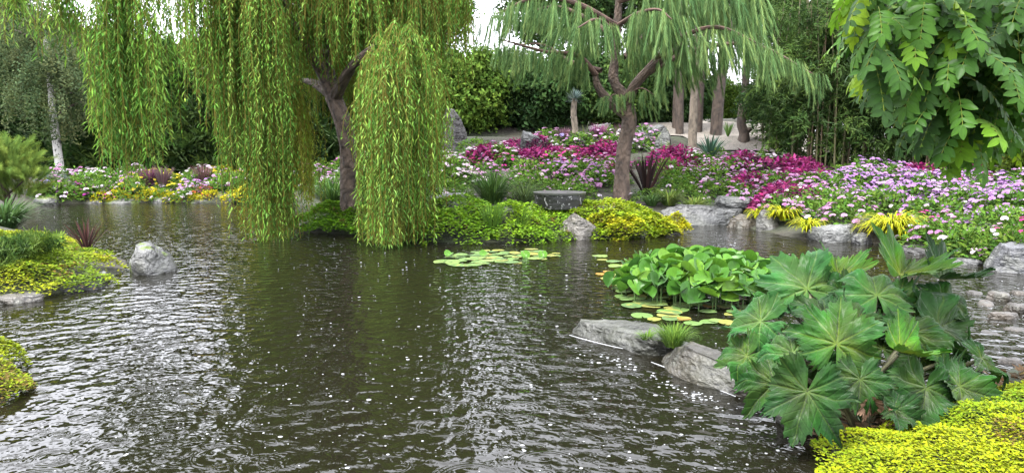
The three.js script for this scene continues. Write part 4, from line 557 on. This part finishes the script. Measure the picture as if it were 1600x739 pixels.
{
  const up = [.5, .75, .35, .9].map(c => padGeo(.14, c)), fl = [0, .05, .1].map(c => padGeo(.13, c, { w: .9 })), stalkM = new THREE.MeshStandardMaterial({ color: tone([.1, .2, .04]), roughness: .6 });
  const t = thing('pond_lily', 'mound of glossy green pond lily leaves behind the big lobed leaves', 'water lily', [0, 0, 0]);
  const near = W0(1090, 492), far = W0(1100, 432), cx = (near[0] + far[0]) / 2, cz = (near[1] + far[1]) / 2, rx = .98, rz = .95;
  for (let i = 0; i < 298; i++) {
    const a = i * 2.39996, q = Math.sqrt((i + .5) / 298), x = cx + Math.cos(a) * q * rx + rr(-.04, .04), z = cz + Math.sin(a) * q * rz + rr(-.04, .04), y = .06 + .34 * Math.sqrt(1.02 - q * q) * rr(.8, 1.12);
    const m = part('leaf', pick(up), pick(PM), t); m.position.set(x, y, z); m.rotation.set(rr(-.4, .4) + Math.sin(a) * q * .45, rnd() * 6.283, rr(-.4, .4) - Math.cos(a) * q * .35); m.scale.setScalar(rr(.6, .98));
    if (i % 2 === 0) part('stalk', limbGeo([[x * .98 + cx * .02, -.12, z * .98 + cz * .02], [x, y * .5, z], [x, y, z]], [.008, .007, .005], undefined, 4, 0, 4), stalkM, t);
  }
  const t2 = thing('pond_lily', 'yellowing floating lily pads fringing the glossy leaf mound', 'water lily');
  const put = (T, px, py, s, m) => { const [x, z] = W0(px, py), o = part('pad', pick(fl), m, T); o.position.set(x, .006 + rr(0, .01), z); o.rotation.set(rr(-.03, .03), rnd() * 6.283, rr(-.03, .03)); o.scale.setScalar(s); };
  for (let i = 0; i < 46; i++) { const u = i / 45; put(t2, 935 + 70 * rnd() + 50 * u, 415 + 75 * u + rr(-14, 10), rr(.6, 1), pick(FM)); }
  for (let i = 0; i < 30; i++) put(t2, 1015 + 165 * rnd(), 490 + rr(-18, 18), rr(.5, .85), pick(FM));
  for (const [px, py] of [[938, 430], [960, 443], [950, 425], [1108, 480], [1070, 500]]) put(t2, px, py, .55, OM);
  const t3 = thing('pond_lily', 'flat patch of pale green lily pads floating in mid pond', 'water lily');
  for (let i = 0; i < 84; i++) { const a = rnd() * 6.283, q = Math.sqrt(rnd()); put(t3, 778 + 92 * Math.cos(a) * q, 403 + 12 * Math.sin(a) * q - 6 * Math.cos(a) * q, rr(.55, 1.05), pick(FM)); }
  for (const px of [755, 820, 848, 700]) { const o = part('leaf', up[0], PM[1], t3), [x, z] = W0(px, 402); o.position.set(x, .04, z); o.rotation.set(.6, rnd() * 6, .3); o.scale.setScalar(.6); }
}

// ───────────── big lobed-leaf plant (foreground right) ─────────────
{
  const LOB = [[0, 1], [.78, .95], [-.78, .95], [1.5, .84], [-1.5, .84], [2.2, .68], [-2.2, .68]];
  const gunTex = dataTex(512, (u, v) => { // veins drawn from the stalk's joint outward
    const x = (u - .5) * 2.4, y = (v - .5) * 2.4, a = Math.atan2(x, y), r = Math.hypot(x, y); let ve = 0;
    for (const [la, lr] of LOB) { let da = a - la; const across = Math.sin(da) * r, along = Math.cos(da) * r; if (along > 0 && Math.abs(da) < .6) { ve = Math.max(ve, Math.exp(-((across / (.016 - .009 * along)) ** 2))); const s = (along - Math.abs(across) * 1.0) * 6.5, f = Math.abs(s - Math.round(s)) / 6.5; if (Math.abs(across) < .34 && along > .2) ve = Math.max(ve, .28 * Math.exp(-((f / .007) ** 2)) * (Math.abs(da) < .4 ? 1 : 0)); } }
    const n = tn(u, v, 10, 6, 5), g = .8 + .3 * n, p = ve * .42; return [clamp((.30 + .2 * tn(u, v, 4, 9, 3)) * g * (1 - p) + .62 * p, 0, 1), clamp(.56 * g * (1 - p) + .72 * p, 0, 1), clamp(.26 * g * (1 - p) + .42 * p, 0, 1)];
  }, 1, true);
  const gunBump = dataTex(512, (u, v) => { const x = (u - .5) * 2.4, y = (v - .5) * 2.4, a = Math.atan2(x, y), r = Math.hypot(x, y); let h = .5 + .28 * tn(u, v, 22, 14, 3); for (const [la] of LOB) { const da = a - la, ac = Math.sin(da) * r, al = Math.cos(da) * r; if (al > 0 && Math.abs(da) < .45) { const s = (al - Math.abs(ac)) * 6.5; h -= .3 * Math.exp(-((ac / .02) ** 2)) + .16 * Math.exp(-(((s - Math.round(s)) / 6.5 / .014) ** 2)); } } return [h, h, h]; });
  const gm = c => new THREE.MeshPhysicalMaterial({ color: tone(c), map: gunTex, bumpMap: gunBump, bumpScale: .02, roughness: 1, transmission: .2, thickness: 0, side: THREE.DoubleSide, clearcoat: .14, clearcoatRoughness: .3, specularIntensity: .25 });
  const GM = [gm([.38, .36, .18]), gm([.68, .58, .24]), gm([1.4, 1.0, .25]), gm([.7, .66, .46]), gm([.5, .44, .2])], brown = new THREE.MeshStandardMaterial({ color: tone([.2, .11, .06]), bumpMap: gunBump, bumpScale: .01, roughness: .8, side: THREE.DoubleSide });
  const stalkM = bark([.2, .2, .09], .004, .6);
  const edge = (a, s) => { let best = .34, near = 9; for (const [la, lr] of LOB) { let da = Math.abs(a - la); near = Math.min(near, da); best = Math.max(best, lr * (1 + .14 * noise(la * 3 + s * 5, s)) * (1 - .36 * Math.pow(Math.min(1, da / .4), 1.5))); } const tri = q => { const f = ((q % 1) + 1) % 1; return f < .7 ? f / .7 : (1 - f) / .3; }; const tooth = tri(near * 6.5 + .3 * noise(a * 5, s)), t2 = tri(near * 15 + s + noise(a * 4, s)); return best * (1 - .15 * tooth - .06 * t2) * (Math.abs(a) > 2.72 ? 1 - (Math.abs(a) - 2.72) * 1.6 : 1); };
  function gunLeaf(s, cup, fold, wave) {
    const tb = new TB(), NA = 230, NR = 8, c = [1, 1, 1]; tb.v(0, 0, 0, c, .5, .5);
    for (let j = 1; j <= NR; j++) for (let i = 0; i <= NA; i++) {
      const a = (i / NA * 2 - 1) * 2.95, R = edge(a, s) * (1 + .05 * noise(a * 2, s)), r = R * j / NR, x = Math.sin(a) * r, y = Math.cos(a) * r; let near = 9; for (const [la] of LOB) near = Math.min(near, Math.abs(a - la));
      const h = cup * r * r + fold * Math.abs(x) + .1 * r * Math.cos(near / .4 * 3.14) * -1 * .8 + wave * r * r * noise(x * 2.6 + s, y * 2.6) + .09 * r * noise(a * 7, r * 5, s) + .05 * r * r * noise(a * 16, r * 3, s) - .12 * Math.max(0, r - .6) * 1;
      tb.v(x, h, y, c, .5 + x / 2.4, .5 + y / 2.4);
    }
    for (let i = 0; i < NA; i++) { tb.t(0, 1 + i, 2 + i); for (let j = 0; j < NR - 1; j++) { const A = 1 + j * (NA + 1) + i, B = A + NA + 1; tb.t(A, B, A + 1); tb.t(A + 1, B, B + 1); } } return tb.geo();
  }
  const GL = [gunLeaf(1.3, -.28, .14, .6), gunLeaf(4.1, .12, .2, .7), gunLeaf(7.7, -.4, .22, .6), gunLeaf(2.6, -.12, .3, .7), gunLeaf(9.2, -.3, .25, .8), gunLeaf(3.3, .05, .28, .8), gunLeaf(6.4, -.2, .1, .9), gunLeaf(8.1, -.35, .3, .6)], folded = gunLeaf(5.5, .3, .75, .3);
  const base = onGround(1352, 652), t = thing('giant_rhubarb', 'large plant with huge lobed green leaves at right foreground shore', 'plant', base);
  base[1] = Math.max(.05, base[1]); t.position.y = base[1];
  // [px, py of leaf joint, depth, radius px, tip direction on screen (deg, 0 up, 90 right), tilt of blade toward viewer 0 (edge on)..1 (facing), geometry, material]
  const LV = [
    [1262, 452, 5.0, 84, -20, .75, 0, 3], [1226, 470, 5.1, 60, -60, .5, 1, 1], [1312, 432, 5.3, 50, 15, .45, 'f', 2], [1372, 462, 4.75, 78, 10, .62, 2, 3], [1408, 430, 5.15, 72, 40, .35, 'f', 2], [1468, 512, 4.7, 92, 65, .7, 1, 0], [1308, 538, 4.25, 84, 20, .88, 0, 1], [1240, 552, 4.3, 66, -40, .6, 2, 3], [1190, 502, 4.7, 66, -75, .5, 3, 3], [1168, 556, 4.5, 56, -100, .4, 1, 1], [1262, 612, 3.95, 82, 205, .82, 1, 0], [1345, 592, 4.1, 62, 190, .8, 0, 0], [1428, 520, 4.5, 66, 30, .75, 2, 0], [1408, 550, 4.25, 56, 80, .35, 'f', 2], [1448, 606, 4.1, 74, 200, .75, 3, 0], [1500, 604, 4.15, 72, 110, .6, 1, 0], [1478, 562, 4.4, 52, 60, .7, 0, 1], [1472, 436, 5.2, 60, 60, .3, 'f', 0], [1340, 500, 4.6, 60, 0, .7, 3, 0], [1290, 500, 4.7, 60, -30, .7, 0, 0], [1400, 486, 4.9, 66, 30, .6, 1, 1], [1210, 600, 4.1, 60, 235, .7, 3, 0], [1390, 600, 4.25, 56, 170, .7, 2, 0], [1330, 470, 5.0, 62, 5, .6, 1, 0], [1440, 560, 4.55, 62, 70, .6, 3, 0], [1480, 470, 5.0, 64, 50, .55, 2, 0], [1280, 570, 4.5, 60, 200, .7, 0, 0], [1535, 560, 4.5, 56, 95, .5, 3, 0], [1400, 640, 4.0, 46, 150, .6, 1, 0], [1215, 530, 4.8, 54, -80, .6, 2, 0], [1380, 545, 4.5, 60, 10, .7, 1, 4]];
  LV.forEach(([px, py, d, rp, dir, face, gi, mi], i) => {
    const p = P(px, py, d), th = dir * Math.PI / 180, R = rp * d / F, sgn = Math.cos(th);
    const wob = gi === 'f' ? .1 : .32, nrm = V(rr(-wob, wob) + .3 * Math.sin(th), Math.sqrt(Math.max(.05, 1 - face * face)), face).normalize(), tip0 = V(Math.sin(th), Math.cos(th) * face, -Math.cos(th) * Math.sqrt(1 - face * face)); const tip = tip0.addScaledVector(nrm, -tip0.dot(nrm)).normalize(), xx = nrm.clone().cross(tip).normalize();
    const m = new THREE.Mesh(gi === 'f' ? folded : GL[(gi + 4 * (i % 2)) % 8], GM[mi === 0 && i % 3 === 0 ? 4 : mi]); m.name = 'leaf'; m.castShadow = m.receiveShadow = true; m.position.set(p[0] - base[0], p[1] - base[1], p[2] - base[2]); m.quaternion.setFromRotationMatrix(new THREE.Matrix4().makeBasis(xx, nrm, tip)); m.scale.setScalar(R * 1.16);
    const e = m.position, q = V(rr(-.12, .12), 0, rr(-.12, .12)); part('stalk', limbGeo([[q.x, -.1, q.z], [e.x * .45, e.y * .6, e.z * .45 - .03], [e.x - nrm.x * .03, e.y - .02, e.z - nrm.z * .03]], [.02, .016, .012], undefined, 7, .08, 12), stalkM, t).add(m);
  });
  const dl = part('dead_leaf', folded, brown, t); dl.userData.label = 'withered brown leaf hanging at the base'; { const p = P(1362, 628, 4.05); dl.position.set(p[0] - base[0], p[1] - base[1], p[2] - base[2]); dl.rotation.set(1.9, .4, .2); dl.scale.setScalar(.11); }
}

// ───────────── overhanging pinnate branches (upper right) ─────────────
{
  const t = thing('robinia_tree', 'tree with hanging sprays of oval leaflets at the upper right', 'tree'), b = [5.2, gh(5.2, -3.4), -3.4];
  part('trunk', limbGeo([[b[0], b[1] - .2, b[2]], [5.1, 1.6, -3.5], [4.9, 3, -3.8], [4.4, 3.9, -4.2]], [.2, .16, .13, .09], undefined, 12, .15), M.darkBark, t);
  const D = 4.6, q = (px, py, dd = 0) => P(px, py, D + dd);
  const limbs = [[[4.6, 3.6, -4.1], q(1700, -110), q(1560, -90), q(1420, -60)], [[4.9, 3, -3.8], q(1680, -30, .3), q(1560, -20, .3), q(1480, 30, .3)], [[4.4, 3.9, -4.2], q(1500, -120, .6), q(1370, -60, .7)]];
  for (const l of limbs) part('limb', limbGeo(l, [.06, .04, .025, .01], undefined, 8, .1), M.darkBark, t);
  const lg = (bend) => { const tb = new TB(), c = [1, 1, 1], n = 6; let pl, pc, pr; for (let k = 0; k <= n; k++) { const u = k / n, w = .235 * Math.pow(Math.sin(Math.PI * Math.min(1, .04 + .94 * u)), .75), y = -bend * u * u, l = tb.v(-w, y + w * .22, u, c, .5 - w, u), m = tb.v(0, y, u, c, .5, u), r = tb.v(w, y + w * .22, u, c, .5 + w, u); if (k) { tb.t(pl, l, pc); tb.t(l, m, pc); tb.t(pc, m, pr); tb.t(m, r, pr); } pl = l; pc = m; pr = r; } return tb.geo(); };
  const LG = [lg(.05), lg(.15), lg(.25)], tx = dataTex(128, (u, v) => { const rib = Math.exp(-(((u - .5) / .012) ** 2)), s = (v - Math.abs(u - .5) * .9) * 9, f = Math.exp(-(((s - Math.round(s)) / .09) ** 2)), a = .82 + .18 * tn(u, v, 5, 3, 3) + .25 * rib + .08 * f; return [a, a, a * .92]; });
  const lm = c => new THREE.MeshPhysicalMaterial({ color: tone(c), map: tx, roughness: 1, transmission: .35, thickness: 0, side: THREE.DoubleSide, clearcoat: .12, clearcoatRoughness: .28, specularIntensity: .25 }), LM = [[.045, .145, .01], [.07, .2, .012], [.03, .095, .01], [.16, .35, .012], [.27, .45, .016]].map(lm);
  const all = [];
  const stem = new TB();
  const frond = (p0, dir, L, tone, sz) => { // pinnate leaf: paired leaflets along a drooping rachis
    const n = 6 + Math.floor(rnd() * 3), p = V(...p0), d = dir.clone().normalize(), st = L / n, pts = [[p.x, p.y, p.z]]; const side = d.clone().cross(V(0, 1, 0)); if (side.length() < .2) side.set(1, 0, 0); side.normalize();
    const ax = rr(-.4, .4), sd2 = side.clone().applyAxisAngle(d, ax);
    for (let k = 0; k < n; k++) { p.addScaledVector(d, st); d.y -= .13; d.normalize(); pts.push([p.x, p.y, p.z]); if (k < 1) continue; const up = sd2.clone().cross(d).normalize(); for (const s of [-1, 1]) { const ld = sd2.clone().multiplyScalar(s).addScaledVector(d, .55).addScaledVector(V(0, 1, 0), rr(-.45, .1)).normalize(); all.push([p.clone(), ld, up.clone(), sz * rr(.85, 1.15) * (k === n - 1 ? .85 : 1), tone]); } }
    all.push([p.clone(), d.clone(), sd2.clone().cross(d).normalize(), sz, tone]); stem.ribbon(pts, .0016, [.2, .25, .04]);
  };
  // outline of the hanging mass: lower edge by column
  const low = px => px < 1400 ? 120 : px < 1440 ? 140 : px < 1470 ? 170 : px < 1550 ? 215 : px < 1580 ? 170 : 150, left = py => py < 110 ? 1345 : py < 150 ? 1375 : 1455;
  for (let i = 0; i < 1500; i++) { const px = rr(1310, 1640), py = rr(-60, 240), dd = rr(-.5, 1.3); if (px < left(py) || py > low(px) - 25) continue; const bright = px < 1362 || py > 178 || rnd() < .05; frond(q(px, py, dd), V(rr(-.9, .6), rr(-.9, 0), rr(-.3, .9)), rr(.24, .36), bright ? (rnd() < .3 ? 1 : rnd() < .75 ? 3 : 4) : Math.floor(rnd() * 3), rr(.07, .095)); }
  for (const [a, c2] of [[[1420, -60], [1340, 120]], [[1480, 30], [1470, 215]], [[1500, -40], [1525, 225]], [[1400, -60], [1385, 140]], [[1560, -20], [1560, 170]]]) part('twig', limbGeo([q(...a), q((a[0] + c2[0]) / 2 - 8, (a[1] + c2[1]) / 2, .1), q(...c2)], [.009, .006, .003], undefined, 5, .05, 10), M.darkBark, t);
  part('leaf_stems', stem.geo(), M.leaf, t, 'stuff');
  const mtx = ([p, dir, up, s]) => { const z = dir, x = up.clone().cross(z).normalize(), y = z.clone().cross(x); return new THREE.Matrix4().makeBasis(x, y, z).scale(V(s, s, s)).setPosition(p); };
  all.sort((a, b2) => b2[0].z - a[0].z); let cnt = 0; const rest = LM.map(() => []);
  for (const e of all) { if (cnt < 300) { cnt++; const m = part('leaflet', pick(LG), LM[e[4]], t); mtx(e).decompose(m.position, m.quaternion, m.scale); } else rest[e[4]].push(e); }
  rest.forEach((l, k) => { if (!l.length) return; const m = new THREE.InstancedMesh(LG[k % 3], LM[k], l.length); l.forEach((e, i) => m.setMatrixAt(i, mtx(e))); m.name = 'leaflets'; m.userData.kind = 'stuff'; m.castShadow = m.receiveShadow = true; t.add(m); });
}

// ───────────── foam and floating petals ─────────────
{
  const line = (pts, label) => solo('foam_line', limbGeo(pts.map(([px, py]) => { const [x, z] = W0(px, py); return [x, .004, z]; }), [.004, .008, .005, .003], undefined, 6, .9, 120).scale(1, .5, 1), M.foam, label, 'foam');
  line([[890, 524], [915, 531], [955, 541], [1000, 550]], 'white foam line along the long flat slab edge'); line([[1018, 566], [1060, 582], [1110, 604], [1150, 620]], 'white foam line along the brownish flat slab edge');
  const dot = new THREE.SphereGeometry(1, 8, 4, 0, 6.2832, 0, 1.571); dot.scale(1, .3, 1); const list = [];
  for (let i = 0; i < 5200 && list.length < 1050; i++) { const z = -3.4 - 15 * Math.pow(rnd(), 1.25), x = rr(-.72, .72) * -z; if (sd(x, z) > -.15) continue; const den = .25 + .75 * clamp(.5 + 1.3 * fbm(x * .45, z * .45), 0, 1) * (x > -2.4 || z < -8 ? 1 : .35); if (rnd() > den) continue; const s = .003 + .009 * rnd() * rnd() + (rnd() < .04 ? .007 : 0); list.push([x, .001, z, 0, 1, 0, 0, [s * rr(.8, 1.4), s, s], [.8, .8, .8]]); }
  for (const [a, b, n] of [[[900, 540], [1000, 562], 26], [[1020, 575], [1150, 630], 40]]) for (let i = 0; i < n; i++) { const u = rnd(), [x, z] = W0(a[0] + (b[0] - a[0]) * u + rr(-10, 5), a[1] + (b[1] - a[1]) * u + rr(2, 22)), s = rr(.004, .012); list.push([x, .001, z, 0, 1, 0, 0, [s * 1.2, s, s], [.8, .8, .8]]); }
  const g = instanced('floating_bubbles', dot, M.foam, list, scene); tag(g, 'tiny white rain bubbles floating all over the pond', 'bubbles', undefined, 'stuff');
}
renderer.render(scene, camera);
